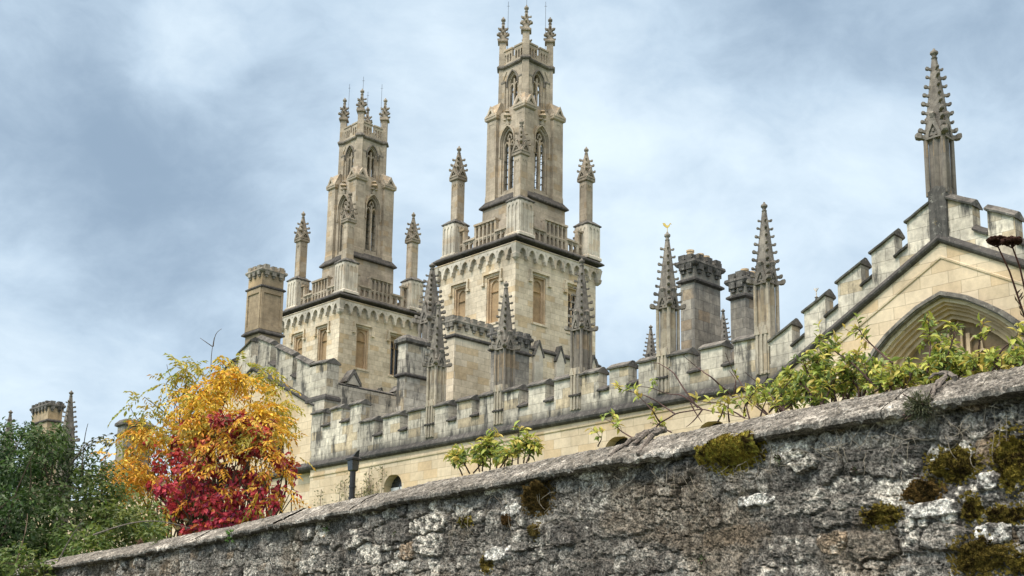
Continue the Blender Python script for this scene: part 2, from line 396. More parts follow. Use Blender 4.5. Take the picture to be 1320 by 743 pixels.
# ================================================================== RANGE (long crenellated wall)
X0 = 30.0; FX = frx(X0); TH = .42
rng = thing('college_range', (30, 32, 0), 'long low college range with battlemented parapet and a row of five crocketed pinnacles', 'building')
mb = MB()
win = [(38.3, .56, 8.3, 8.72, 9.22), (26.7, .62, 8.3, 8.72, 9.27), (22.95, .62, 8.3, 8.72, 9.27), (34.5, .56, 7.0, 7.4, 7.9), (30.6, .56, 7.0, 7.4, 7.9)]
mb.prism(FX, [rect(20.9, 43.9, 0, 10.0)] + [arch(c, h, zb-1.6, zs, za, 6) for c, h, zb, zs, za in win], -.5, 0)
mb.box(30.5, 36, 20.9, 43.9, 0, 9.95)
mb.build('wall', 'cream', rng)
for c, h, zb, zs, za in win:
    mb = MB(); mb.prism(FX, [arch(c, h-.004, zb-1.6, zs, za-.004, 6)], -.4, -.36); o = mb.build('window', 'glass', rng)
    mb = MB()
    for du in (-.28, .28): mb.prism(FX, [rect(c+du-.25*(h/.56), c+du+.25*(h/.56), zb-1.55, zs+.05)], -.359, -.33)
    if c > 38: mb.build('shutter', 'white', o)
    else: mb.build('frame', 'panel', o)
mb = MB(); mb.prism(FX, [rect(20.9, 43.9, 10.0, 10.33)], -.5, .02); mb.prism(FX, [rect(20.9, 43.9, 10.33, 10.95)], -TH, 0)
mb.build('parapet', 'parapet', rng)
mb = MB()
def mould(mb, u0, z0, u1, z1, k, fr=FX):
    o, u, v, n = fr
    P = lambda a, b, d: (o[0]+u[0]*a+v[0]*b+n[0]*d, o[1]+u[1]*a+v[1]*b+n[1]*d, o[2]+u[2]*a+v[2]*b+n[2]*d)
    prof = [(-.02, -.03), (.05, -.03), (.14, .03), (.17, .10), (.15, .15), (.02, .31), (-.02, .31)]
    mb.loft([[P(u0, z0+b*k, a*k) for a, b in prof], [P(u1, z1+b*k, a*k) for a, b in prof]])
mould(mb, 20.9, 10.0, 45.3, 10.0, 1.)
mb.build('string_course', 'dark', rng)
mb = MB()
mb.loft([[(30.01, 20.9, 9.72+.1), (29.96, 20.9, 9.75+.1), (29.95, 20.9, 9.80+.1), (30.01, 20.9, 9.82+.1)], [(30.01, 43.9, 9.63), (29.96, 43.9, 9.66), (29.95, 43.9, 9.71), (30.01, 43.9, 9.73)]])
mb.build('lower_moulding', 'cream', rng)
def merlon(parent, fr, u0, u1, zb, zl, zr, mat='parapet', th=TH, cop='coping', d1=0.):
    """zl / zr: ridge heights at u0 / u1; zb: bottom, one height or a pair"""
    ba, bb = zb if isinstance(zb, tuple) else (zb, zb)
    mb = MB(); mb.prism(fr, [[(u0, ba), (u1, bb), (u1, zr-.18), (u0, zl-.18)]], d1-th, d1)
    o = mb.build('merlon', mat, parent)
    mb = MB(); cap_ridge(mb, fr, u0-.045, u1+.045, zl, zr, d1-th, d1, .17, .085); mb.build('coping', cop, o)
def sill(parent, fr, u0, u1, zl, zr, th=TH, d1=0.):
    mb = MB(); cap_ridge(mb, fr, u0+.001, u1-.001, zl, zr, d1-th, d1, .17, .10); mb.build('embrasure_sill', 'dark', parent)
PC = [21.06, 24.81, 28.59, 32.37, 36.16]
SPANS = []
for p in PC[:-1]: SPANS += [(p+.25, p+1.02), (p+1.45, p+2.27), (p+2.75, p+3.53)]
SPANS += [(36.41, 37.5), (37.99, 39.06), (39.61, 40.5)]
for a, b in SPANS: merlon(rng, FX, a, b, 10.95, 11.74, 11.74)
ST = [(40.53, 41.28), (41.88, 42.62), (43.18, 43.94)]
for a, b in ST: merlon(rng, FX, a, b, 11.75, 12.56, 12.56)
mb = MB(); mb.prism(FX, [rect(40.52, 43.94, 10.95, 11.75)], -TH, 0); mb.build('raised_parapet', 'parapet', rng)
allsp = SPANS
for (a, b), (c, d) in zip(allsp[:-1], allsp[1:]):
    if c-b < .6: sill(rng, FX, b, c, 11.08, 11.08)
for (a, b), (c, d) in zip(ST[:-1], ST[1:]): sill(rng, FX, b, c, 11.93, 11.93)
for i, p in enumerate(PC):
    mb = MB(); mb.prism(FX, [rect(p-.24, p+.24, 10.4, 11.85)], -.2, .03)
    for du in (-.15, 0.0, .15): mb.prism(FX, [rect(p+du-.04, p+du+.04, 10.42, 11.6)], .0, .07)
    for du in (-.14, .14): mb.prism(FX, [[(p+du-.1, 11.6), (p+du+.1, 11.6), (p+du+.03, 11.85), (p+du-.03, 11.85)]], .0, .08)
    mb.build('pilaster', 'shaft', rng)
    o = range_pinnacle(rng, p, zb=11.2, shaft='greyshaft' if i in (2, 3) else 'shaft')
    if i == 1:
        mb = MB(); z = 15.76; y = p
        mb.tube([(30.25, y, z-.05), (30.25, y, z+.16)], .012, 6)
        mb.prism(((30.25, y, z+.1), (.69, -.72, 0), (0, 0, 1), (.72, .69, 0)), [[(a*.75, b*.75+.03) for a, b in ((-.16, .13), (-.06, .05), (.02, .02), (.1, .1), (.13, .2), (.19, .19), (.12, .25), (.06, .15), (-.02, .13), (-.1, .24), (-.2, .25))]], -.015, .015)
        mb.build('weathercock', 'gold', o)
mb = MB(); mb.loft([[(30.42, 20.9, 10.2), (40, 20.9, 10.2), (40, 20.9, 10.3), (36, 20.9, 10.9), (30.42, 20.9, 10.3)], [(30.42, 43.4, 10.2), (40, 43.4, 10.2), (40, 43.4, 10.3), (36, 43.4, 10.9), (30.42, 43.4, 10.3)]])
mb.build('roof', 'slate', rng)

# ================================================================== GABLED HALL (right)
hall = thing('gabled_hall', (30, 15.37, 0), 'cream gabled hall end with battlemented rake, tall apex pinnacle and big pointed window', 'building')
YA = 15.37; SL = .564; YL = 20.88; YR = 2*YA-YL
zstr = lambda y: 13.07-SL*abs(y-YA)
hood = [(0, 11.62), (.35, 11.50), (.7, 11.36), (1.2, 11.06), (1.6, 10.78), (1.95, 10.46), (2.2, 10.14), (2.42, 9.75), (2.55, 9.3), (2.6, 8.8)]
def aro(k, dz=0): # arch outline scaled inward
    q = [(YA+a*k, 8.8+(z-8.8)*(1-(1-k)*.78)+dz) for a, z in hood]
    return [(2*YA-a, z) for a, z in q[1:]][::-1] + q
op = aro(.92); opening = [(op[0][0], 3.), (op[-1][0], 3.)][::-1]
hole = [(op[0][0], 3.)] + op + [(op[-1][0], 3.)]
mb = MB()
outer = [(YR, 0), (YL, 0), (YL, zstr(YL)), (YA, zstr(YA)), (YR, zstr(YR))]
mb.prism(FX, [outer, hole], -.75, 0)
mb.box(30.75, 60, YR, YL, 0, 9.6)
mb.build('gable_wall', 'cream', hall)
mb = MB()
def ringp(k0, k1): a = aro(k0); b = aro(k1); a = [(a[0][0], 3.)]+a+[(a[-1][0], 3.)]; b = [(b[0][0], 3.)]+b+[(b[-1][0], 3.)]; return a + b[::-1]
mb.prism(FX, [ringp(1.035, .965)], -.02, .14); mb.prism(FX, [ringp(1.02, .98)], .139, .19)
hm = mb.build('hood_mould', 'hoodstone', hall)
wn = MB()
for i, (k0, k1, d) in enumerate(((.925, .885, -.10), (.886, .85, -.22), (.851, .80, -.34), (.801, .75, -.45))): wn.prism(FX, [ringp(k0, k1)], -.7, d)
# tracery
for du in (-1.1, -.37, .37, 1.1): wn.prism(FX, [rect(YA+du-.05, YA+du+.05, 3., {1.1: 9.9, .37: 10.62}[abs(du)])], -.62, -.5)
for du in (-.74, 0, .74, -1.42, 1.42):
    zt = {0: 10.3, .74: 10.1, 1.42: 9.45}[abs(du)]
    wn.prism(FX, [arch_ring(YA+du, .27, 8.2, zt-.5, zt, .055, 6)], -.60, -.51)
for du in (-.18, .18): wn.prism(FX, [rect(YA+du-.03, YA+du+.03, 10.2, 10.85)], -.6, -.52)
for du in (-.55, .55): wn.prism(FX, [arch_ring(YA+du, .16, 10.1, 10.25, 10.5, .04, 5)], -.60, -.52)
wo_ = wn.build('window', 'tracery', hall)
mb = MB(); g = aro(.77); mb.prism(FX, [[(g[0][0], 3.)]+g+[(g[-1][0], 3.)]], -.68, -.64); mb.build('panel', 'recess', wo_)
mb = MB()
for s in (1, -1):
    yl = YA+s*(YL-YA)
    mould(mb, yl, zstr(yl), YA, zstr(YA), .8)
mb.build('raking_string', 'dark', hall)
mb = MB()
for s in (1, -1):
    yl = YA+s*(YL-YA); mb.loft([[(30.01, yl, zstr(yl)-.47), (29.965, yl, zstr(yl)-.45), (29.955, yl, zstr(yl)-.40), (30.01, yl, zstr(yl)-.37)], [(30.01, YA, zstr(YA)-.47), (29.965, YA, zstr(YA)-.45), (29.955, YA, zstr(YA)-.40), (30.01, YA, zstr(YA)-.37)]])
mb.build('lower_moulding', 'cream', hall)
mb = MB()
for s in (1, -1):
    yl = YA+s*(YL-YA); q = [(yl, zstr(yl)), (YA, zstr(YA)), (YA, zstr(YA)+.66), (yl, zstr(yl)+.66)]
    mb.prism(FX, [q], -TH, 0)
mb.build('parapet', 'parapet', hall)
GM = [(20.04, 20.79), (18.91, 19.61), (17.74, 18.49), (16.69, 17.40), (15.64, 16.30)]
for a, b in GM:
    for s in (1, -1):
        u0, u1 = (a, b) if s > 0 else (2*YA-b, 2*YA-a)
        merlon(hall, FX, u0, u1, (zstr(u0)+.66, zstr(u1)+.66), zstr(u0)+1.50, zstr(u1)+1.50)
for (a, b), (c, d) in zip(GM[1:], GM[:-1]):
    for s in (1, -1):
        u0, u1 = (b, c) if s > 0 else (2*YA-c, 2*YA-b)
        sill(hall, FX, u0, u1, zstr(u0)+.82, zstr(u1)+.82)
mb = MB(); mb.sq(30.23, YA, [(13.2, .262), (14.35, .262), (14.62, .22)], ex=.0); mb.prism(FX, [[(YA-.25, 13.1), (YA+.25, 13.1), (YA+.25, 14.5), (YA, 14.63), (YA-.25, 14.5)]], -.1, .06)
mb.build('pedestal', 'coping', hall)
range_pinnacle(hall, YA+.02, zb=14.4, zs=16.1, zt=18.7, shaft='greyshaft', hs=.285, rows=7)
mb = MB(); mb.loft([[(30.85, YL, 9.8), (30.85, YA, 13.), (30.85, YR, 9.8)], [(60, YL, 9.8), (60, YA, 13.), (60, YR, 9.8)]]); mb.build('roof', 'slate', hall)

# ================================================================== GABLED WING (left, behind the autumn tree)
XW = 30.35; FW_ = frx(XW); YW = 49.4; Y1 = 43.55; Y2 = 2*YW-Y1
wing = thing('gabled_wing', (30.35, 49.4, 0), 'gabled far wing with stepped battlements rising behind the autumn tree', 'building')
zsw = lambda y: 15.25-.48*abs(y-YW)
mb = MB()
rw = arch(46.95, .42, 10.6, 11.4, 11.75, 6)
mb.prism(FW_, [[(Y1, 0), (Y2, 0), (Y2, zsw(Y2)), (YW, zsw(YW)), (Y1, zsw(Y1))], rw], -.5, 0)
mb.box(30.85, 34.55, Y1, Y2, 0, 11.9)
mb.prism(fry(Y1), [rect(30.36, 34.55, 11.0, 13.78)], -.4, 0.)
mb.build('wall', 'cream', wing)
mb = MB(); mb.prism(FW_, [arch(46.95, .416, 10.6, 11.4, 11.746, 6)], -.3, -.25); mb.build('window', 'glass', wing)
mb = MB()
for s in (1, -1): mould(mb, YW+s*5.2, zsw(YW+s*5.2), YW, zsw(YW), .8, FW_)
mb.build('raking_string', 'dark', wing)
mb = MB(); mould(mb, 43.9, 10.0, Y2, 10.0, 1., FW_); mb.build('string_course', 'dark', wing)
mb = MB()
for s in (1, -1):
    yl = YW+s*(YW-Y1); mb.prism(FW_, [[(yl, zsw(yl)), (YW, zsw(YW)), (YW, zsw(YW)+.75), (yl, zsw(yl)+.75)]], -TH, 0)
mb.build('parapet', 'parapet', wing)
for s in (1, -1):
    for a, b, za, zb_ in ((44.85, 45.85, 14.93, 15.42), (46.2, 47.55, 15.58, 16.22), (48.05, 49.1, 16.45, 16.92)):
        if s > 0: merlon(wing, FW_, a, b, (zsw(a)+.75, zsw(b)+.75), za, zb_)
        else: merlon(wing, FW_, 2*YW-b, 2*YW-a, (zsw(b)+.75, zsw(a)+.75), zb_, za)
    for a, b in ((45.85, 46.2), (47.55, 48.05)):
        if s > 0: sill(wing, FW_, a, b, zsw(a)+.95, zsw(b)+.95)
        else: sill(wing, FW_, 2*YW-b, 2*YW-a, zsw(b)+.95, zsw(a)+.95)
mb = MB(); mb.box(30.33, 30.95, 43.52, 44.83, 13.2, 14.62); mb.build('kneeler', 'parapet', wing)
mb = MB(); cap_ridge(mb, FW_, 43.48, 44.86, 14.86, 14.93, -.62, .02, .2, .06); mb.build('coping', 'coping', wing)
mb = MB(); mb.box(30.22, 31.05, 43.42, 44.9, 13.0, 13.12); mb.loft([[(30.22, 43.42, 13.12), (31.05, 43.42, 13.12), (31.05, 44.9, 13.12), (30.22, 44.9, 13.12)], [(30.36, 43.55, 13.3), (31.0, 43.55, 13.3), (31.0, 44.8, 13.3), (30.36, 44.8, 13.3)]])
mb.build('pier_cap', 'dark', wing)
mb = MB(); mb.box(30.24, 30.36, 43.47, 44.35, 10.3, 13.0); mb.build('pier', 'parapet', wing)
mb = MB(); cap_ridge(mb, fry(Y1), 30.95, 34.6, 13.92, 13.92, -.4, 0., .1, .06); mb.build('side_coping', 'coping', wing)
for u, wd, zt in ((31.75, .32, 14.45), (34.35, .26, 14.2)):
    mb = MB(); mb.prism(fry(Y1), [[(u-wd, 13.9), (u+wd, 13.9), (u+wd, 14.05), (u, zt), (u-wd, 14.05)]], -.38, .02); o = mb.build('gablet', 'pale', wing)
    mb = MB(); mb.prism(fry(Y1), [[(u-wd-.1, 13.98), (u-wd, 13.95), (u, zt-.08), (u+wd, 13.95), (u+wd+.1, 13.98), (u+.04, zt+.12), (u-.04, zt+.12)]], -.44, .07); mb.build('coping', 'coping', o)
mb = MB(); mb.prism(fry(Y1), [rect(30.36, 34.55, 10.5, 13.75)], .003, .05); mb.build('side_wall', 'parapet', wing)
mb = MB(); mb.loft([[(30.8, Y1+.5, 11.9), (30.8, YW, 14.9), (30.8, Y2, 11.9)], [(44.0, Y1+.5, 11.9), (44.0, YW, 14.9), (44.0, Y2, 11.9)]]); mb.build('roof', 'slate', wing)

mb = MB(); mb.box(30.9, 37, Y2+.01, 80, 0, 10.8); mb.build('low_range', 'cream', wing)
mb = MB(); mb.loft([[(30.7, Y2+.01, 10.8), (34, Y2+.01, 11.6), (37.2, Y2+.01, 10.8)], [(30.7, 80.2, 10.8), (34, 80.2, 11.6), (37.2, 80.2, 10.8)]]); mb.build('low_roof', 'slate', wing)

# ================================================================== TWIN TOWERS
def make_tower(cx, cy, label):
    root = thing('bell_tower', (cx, cy, 0), label, 'tower', 'twin gothic towers')
    OFF = [0., 0.]
    def B(mb, name, mat, par=None):
        mb.v = [(a+OFF[0], b+OFF[1], c) for a, b, c in mb.v]
        return mb.build(name, mat, par or root, world=False)
    H = 3.2
    wins = [(-1.35, 20.62, 23.3), (1.4, 20.62, 23.3)]
    mb = MB()
    for k in range(4):
        half = H if k % 2 == 0 else H-.35
        mb.prism(face(k, H), [rect(-half, half, 19.2, 24.95)] + [rect(c-.5, c+.5, a, b) for c, a, b in wins], -.35, 0)
    mb.box(-2.85, 2.85, -2.85, 2.85, 18, 24.9)
    B(mb, 'tower_body', 'tower')
    mb = MB(); mb.sq(0, 0, [(0, 3.34), (18.98, 3.34)]); B(mb, 'lower_body', 'tower')
    mb = MB(); mb.sq(0, 0, [(18.95, 3.36), (19.0, 3.45), (19.08, 3.45), (19.28, 3.19)]); B(mb, 'string_course', 'dark')
    for k in range(4):
        for u in (-2.95, -1.62, .07, 2.75):
            fr = face(k, 3.3)
            mb = MB(); mb.prism(fr, [[(u-.33, 0), (u+.33, 0), (u+.33, 18.75), (u, 19.45), (u-.33, 18.75)]], 0, .2); o = B(mb, 'pilaster', 'pale')
            mb = MB(); mb.prism(fr, [[(u-.42, 18.66), (u-.345, 18.62), (u, 19.44), (u+.345, 18.62), (u+.42, 18.66), (u+.04, 19.58), (u-.04, 19.58)]], -.3, .25); B(mb, 'gablet', 'coping', o)
    for k in range(4):
        for i, (c, a, b) in enumerate(wins):
            fr = face(k, H)
            glazed = (k == 1 and i == 1) or (k == 3 and i == 0)
            mb = MB()
            mb.prism(fr, [rect(c-.5, c+.5, a, b), rect(c-.41, c+.41, a+.06, b-.09)], -.349, -.06)
            if not glazed:
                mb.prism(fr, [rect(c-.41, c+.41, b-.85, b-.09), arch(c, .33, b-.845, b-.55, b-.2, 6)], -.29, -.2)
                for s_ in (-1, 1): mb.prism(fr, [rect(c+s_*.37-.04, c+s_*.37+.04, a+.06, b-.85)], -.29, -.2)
            else:
                mb.prism(fr, [rect(c-.03, c+.03, a+.06, b-.35)], -.30, -.2)
                mb.prism(fr, [rect(c-.41, c+.41, b-.8, b-.09), arch(c-.2, .14, b-.79, b-.55, b-.33, 5), arch(c+.2, .14, b-.79, b-.55, b-.33, 5)], -.30, -.2)
            o = B(mb, 'window', 'tracery')
            if not glazed:
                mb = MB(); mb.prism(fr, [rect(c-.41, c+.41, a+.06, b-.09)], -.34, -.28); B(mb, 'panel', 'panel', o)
            if glazed:
                mb = MB(); mb.prism(fr, [rect(c-.41, c+.41, a+.06, b-.09)], -.345, -.31); B(mb, 'pane', 'glass', o)
            mb = MB()
            mb.prism(fr, [[(c-.66, b+.14), (c-.66, b-.32), (c-.78, b-.32), (c-.78, b+.27), (c+.78, b+.27), (c+.78, b-.32), (c+.66, b-.32), (c+.66, b+.14)]], -.01, .12)
            for s in (-1, 1): mb.prism(fr, [rect(c+s*.75-.12, c+s*.75+.12, b-.46, b-.33)], -.01, .14)
            B(mb, 'hood_mould', 'tower', o)
            mb = MB(); mb.prism(fr, [rect(c-.6, c+.6, a-.12, a-.01)], -.01, .05); B(mb, 'sill', 'tower', o)
    # corbel table
    mb = MB()
    for k in range(4):
        n = 9; wd = 2*(H+.12)/n; half = H+.21 if k % 2 == 0 else H-.001
        q = [(-half, 24.74), (-half, 24.18)]
        for i in range(n):
            l = -half+2*half*i/n; wq = 2*half/n; c = l+wq/2; h = wq*.34
            q += [(c-h, 24.16)] + [(2*c-x, z) for x, z in arch(c, h, 24.1, 24.24, 24.58, 4)[2:7]] + [(x, z) for x, z in arch(c, h, 24.1, 24.24, 24.58, 4)[2:6]][::-1] + [(c+h, 24.16)]
        q += [(half, 24.18), (half, 24.74)]
        q2 = []
        for p in q:
            if not q2 or (abs(p[0]-q2[-1][0])+abs(p[1]-q2[-1][1])) > 1e-4: q2.append(p)
        fr = face(k, H); mb.prism(fr, [q2], -.005, .21)
        for i in range(n):
            l = -half+2*half*i/n; wq = 2*half/n; c = l+wq/2
            mb.prism(fr, [[(c-.09, 24.36), (c+.09, 24.36), (c+.05, 24.52), (c-.05, 24.52)]], -.005, .05)
            mb.prism(fr, [[(c+wq/2-.06, 24.6), (c+wq/2+.06, 24.6), (c+wq/2, 24.52)]], .209, .235)
            if i < n-1:
                e_ = l+wq; mb.prism(fr, [[(e_-.085, 24.2), (e_-.055, 24.0), (e_, 23.93), (e_+.055, 24.0), (e_+.085, 24.2)]], -.005, .235)
    for a, b in ((-1, -1), (1, -1), (1, 1), (-1, 1)): mb.sq(a*(H+.06), b*(H+.06), [(23.82, .05), (23.95, .16), (24.15, .20), (24.2, .14), (24.45, .17), (24.72, .22)])
    B(mb, 'corbel_table', 'pale')
    mb = MB(); mb.sq(0, 0, [(24.735, H+.215), (24.78, H+.25), (24.83, H+.215), (24.84, H+.1)]); B(mb, 'fillet', 'tower')
    mb = MB(); mb.sq(0, 0, [(24.94, H+.02), (24.99, H+.28), (25.03, H+.36), (25.1, H+.36), (25.32, H+.1)]); B(mb, 'cornice', 'dark')
    OFF[:] = [.13, -.125]
    # balustrade
    for k in range(4):
        fr = face(k, 2.78); mb = MB()
        for u0, u1, zt in ((-2.25, -1.78, 26.95), (-1.78, -.88, 26.2), (-.88, .88, 26.95), (.88, 1.78, 26.2), (1.78, 2.25, 26.95)):
            mb.prism(fr, [rect(u0+.001, u1-.001, 25.3, 25.48)], -.2, .1)
            mb.prism(fr, [rect(u0-.04, u1+.04, zt-.12, zt)], -.26, .14)
            mb.prism(fr, [rect(u0+.01, u1-.01, 26.0, 26.1)], -.16, .06)
            nn = max(1, round((u1-u0)/.36)); zz = zt-.12
            for i in range(nn+1):
                u = u0+.05+(u1-u0-.1)*i/nn; wdt = .075 if i in (0, nn) and zt > 26.5 else .05
                mb.prism(fr, [rect(u-wdt, u+wdt, 25.48, zz)], -.14, .08)
            for i in range(nn):
                u = u0+.05+(u1-u0-.1)*(i+.5)/nn; hh = (u1-u0-.1)/nn/2
                mb.prism(fr, [[(u-hh, zz-.22), (u, zz-.06), (u+hh, zz-.22), (u+hh, zz), (u-hh, zz)]], -.1, .03)
                mb.prism(fr, [[(u-hh, 25.82), (u, 25.96), (u+hh, 25.82), (u+hh, 26.0), (u-hh, 26.0)]], -.1, .03)
        B(mb, 'balustrade', 'lantern')
    # corner pinnacles
    for a, b in ((-1, -1), (1, -1), (1, 1), (-1, 1)):
        x, y = a*2.72, b*2.72
        mb = MB(); mb.sq(x, y, [(25.3, .5), (27.38, .5)]); mb.sq(x, y, [(25.3, .60), (25.45, .60), (25.56, .5)])
        for k in range(4):
            fr = face(k, .5, (x, y))
            for u in (-.45, -.15, .15, .45): mb.prism(fr, [rect(u-.05, u+.05, 25.5, 27.3)], -.01, .05)
            for u in (-.3, 0, .3): mb.prism(fr, [[(u-.1, 27.05), (u, 27.2), (u+.1, 27.05), (u+.1, 27.38), (u-.1, 27.38)]], -.01, .045)
        o = B(mb, 'corner_pinnacle', 'pale')
        mb = MB(); mb.sq(x, y, [(27.36, .58), (27.42, .6), (27.68, .3)]); B(mb, 'plinth_cap', 'coping', o)
        x, y = a*2.66, b*2.66
        mb = MB(); mb.sq(x, y, [(27.6, .27), (30.2, .26)])
        for k in range(4):
            fr = face(k, .265, (x, y)); mb.prism(fr, [[(-.26, 27.7), (-.2, 27.7), (-.2, 29.7), (-.1, 29.9), (0, 29.75), (.1, 29.9), (.2, 29.7), (.2, 27.7), (.26, 27.7), (.26, 30.15), (-.26, 30.15)]], -.02, .025)
        B(mb, 'shaft', 'lantern', o)
        mb = MB(); mb.sq(x, y, [(30.1, .29), (30.16, .38), (30.4, .38), (30.46, .33)])
        spire(mb, x, y, 30.4, 32.38, .33, .07, 3, .24, finial=.34, first=.25)
        gablets(mb, x, y, 30.32, .33, .34, .62, .08)
        B(mb, 'spire', 'carved', o)
    OFF[:] = [.22, -.21]
    # lantern base
    mb = MB(); mb.sq(0, 0, [(25.2, 1.74), (28.35, 1.70)]); B(mb, 'lantern_base', 'lantern')
    mb = MB(); mb.sq(0, 0, [(28.33, 1.78), (28.38, 1.87), (28.46, 1.87), (28.9, 1.56)]); B(mb, 'base_moulding', 'dark')
    # lantern stage one
    mb = MB()
    for k in range(4):
        half = .9
        mb.prism(face(k, 1.38), [rect(-.9, .9, 28.8, 34.2), arch(0, .52, 29.1, 32.3, 33.15, 7)], -.42, 0)
    for a, b in ((-1, -1), (1, -1), (1, 1), (-1, 1)):
        x, y = a*1.2, b*1.2
        mb.sq(x, y, [(28.7, .43), (29.1, .42), (29.2, .40), (33.95, .39)])
        for k in range(4):
            fr = face(k, .39, (x, y)); mb.prism(fr, [rect(-.3, .3, 29.4, 33.8), rect(-.2, .2, 29.6, 33.6)], -.012, .015)
    mb.box(-1.1, 1.1, -1.1, 1.1, 33.9, 34.3)
    B(mb, 'lantern_stage', 'lantern')
    for k in range(4):
        fr = face(k, 1.38); mb = MB()
        mb.prism(fr, [arch_ring(0, .42, 29.1, 32.3, 33.0, .11, 7)], -.36, -.1)
        mb.prism(fr, [rect(-.065, .065, 29.1, 32.5)], -.32, -.12); mb.prism(fr, [rect(-.44, .44, 29.1, 29.28)], -.2, -.05)
        for s in (-1, 1): mb.prism(fr, [arch_ring(s*.235, .15, 31.2, 31.95, 32.28, .07, 5)], -.30, -.14)
        mb.prism(fr, [arch_ring(0, .11, 32.45, 32.55, 32.74, .07, 4)], -.30, -.14)
        o = B(mb, 'window', 'lantern')
        mb = MB(); ring = arch_ring(0, .56, 31.4, 32.3, 33.22, .09, 8); mb.prism(fr, [ring], -.01, .1)
        mb.prism(fr, [[(-.16, 33.3), (.16, 33.3), (.05, 33.6), (.06, 34.05), (-.06, 34.05), (-.05, 33.6)]], -.01, .11)
        for u, z, r in ((0, 33.85, .2), (-.14, 33.6, .11), (.14, 33.6, .11), (0, 34.12, .12)): mb.sq(fr[0][0]+fr[1][0]*u+fr[3][0]*.1, fr[0][1]+fr[1][1]*u+fr[3][1]*.1, [(z-r*.6, r*.4), (z-r*.2, r), (z+r*.3, r*.8), (z+r*.6, r*.3)], PI/4)
        B(mb, 'hood_mould', 'lantern', o)
        mb = MB(); 
        for z in (29.75, 30.2, 30.65, 31.1, 31.5, 31.85): mb.prism(fr, [rect(-.43, .43, z, z+.03)], -.26, -.23)
        B(mb, 'saddle_bars', 'iron', o)
    # pier caps and gablets
    for a, b in ((-1, -1), (1, -1), (1, 1), (-1, 1)):
        x, y = a*1.2, b*1.2
        mb = MB(); mb.sq(x, y, [(33.86, .42), (33.92, .50), (34.1, .52), (34.22, .50)])
        secs = [[(x-.49, y-.49, 34.2), (x+.49, y-.49, 34.2), (x+.49, y+.49, 34.2), (x-.49, y+.49, 34.2)], [(a*1.02-.36, b*1.02-.36, 34.92), (a*1.02+.36, b*1.02-.36, 34.92), (a*1.02+.36, b*1.02+.36, 34.92), (a*1.02-.36, b*1.02+.36, 34.92)]]
        mb.loft(secs)
        for k in range(4):
            fr = face(k, .5, (x, y)); mb.prism(fr, [[(-.42, 34.05), (.42, 34.05), (0, 34.75)], [(-.22, 34.14), (.22, 34.14), (0, 34.5)]], -.2, .04)
        B(mb, 'pier_cap', 'lantern')
    # lantern stage two
    mb = MB()
    for k in range(4):
        half = 1.06 if k % 2 == 0 else .72
        mb.prism(face(k, 1.06), [rect(-half, half, 34.2, 37.2), arch(0, .4, 34.6, 36.1, 36.78, 7)], -.34, 0)
        fr = face(k, 1.06)
        for s in (-1, 1):
            mb.prism(fr, [rect(s*.72-.13, s*.72+.13, 34.3, 36.25)], -.01, .1)
            mb.prism(fr, [[(s*.62-.1*s, 36.95), (s*.86, 36.95), (s*.86, 36.35)]], -.01, .045)
    mb.box(-.86, .86, -.86, .86, 37.1, 37.25)
    for a, b in ((-1, -1), (1, -1), (1, 1), (-1, 1)): mb.sq(a*1.0, b*1.0, [(34.3, .21), (37.2, .2)], PI/4)
    B(mb, 'upper_lantern', 'lantern')
    for k in range(4):
        fr = face(k, 1.06); mb = MB()
        mb.prism(fr, [arch_ring(0, .32, 34.6, 36.1, 36.66, .09, 7)], -.28, -.08); mb.prism(fr, [rect(-.05, .05, 34.6, 36.4)], -.24, -.1)
        for s in (-1, 1): mb.prism(fr, [arch_ring(s*.18, .11, 35.4, 35.85, 36.1, .06, 4)], -.22, -.11)
        o = B(mb, 'window', 'lantern')
        mb = MB(); mb.prism(fr, [arch_ring(0, .43, 35.9, 36.1, 36.83, .07, 7)], -.01, .09)
        for s in (-1, 1): mb.prism(fr, [rect(s*.72-.17, s*.72+.17, 36.22, 36.32)], -.01, .13)
        B(mb, 'hood_mould', 'spire', o)
    mb = MB(); mb.sq(0, 0, [(37.15, 1.08), (37.22, 1.2), (37.3, 1.22), (37.42, 1.1)])
    for a, b in ((-1, -1), (1, -1), (1, 1), (-1, 1)): mb.sq(a*1.0, b*1.0, [(37.14, .22), (37.21, .31), (37.29, .32), (37.43, .22)], PI/4)
    B(mb, 'string_course', 'spire')
    for k in range(4):
        fr = face(k, 1.06); mb = MB()
        for s in (-1, 1):
            c = s*.47; mb.prism(fr, [rect(c-.37, c+.37, 37.4, 38.3)] + [arch(c+d, .07, 37.55, 37.95, 38.1, 4) for d in (-.22, 0, .22)], -.14, 0)
            mb.prism(fr, [rect(c-.40, c+.40, 38.3, 38.4)], -.18, .05)
        mb.prism(fr, [rect(-.1, .1, 37.4, 37.8)], -.14, -.002)
        B(mb, 'battlement', 'lantern')
    for a, b in ((-1, -1), (1, -1), (1, 1), (-1, 1)):
        x, y = a*1.0, b*1.0
        mb = MB(); mb.sq(x, y, [(37.38, .21), (39.0, .2)], PI/4)
        o = B(mb, 'crown_pinnacle', 'lantern')
        mb = MB(); mb.sq(x, y, [(38.93, .2), (38.98, .3), (39.08, .31), (39.14, .24)], PI/4)
        spire(mb, x, y, 39.1, 40.72, .215, .07, 2, .22, PI/4, finial=.34, first=.2)
        for j in range(4):
            aa = j*PI/2+PI/4; crocket(mb, (x+.2*math.cos(aa), y+.2*math.sin(aa), 39.55), (math.cos(aa), math.sin(aa), 0), .15); crocket(mb, (x+.16*math.cos(aa), y+.16*math.sin(aa), 39.95), (math.cos(aa), math.sin(aa), 0), .14)
        B(mb, 'spire', 'carved', o)
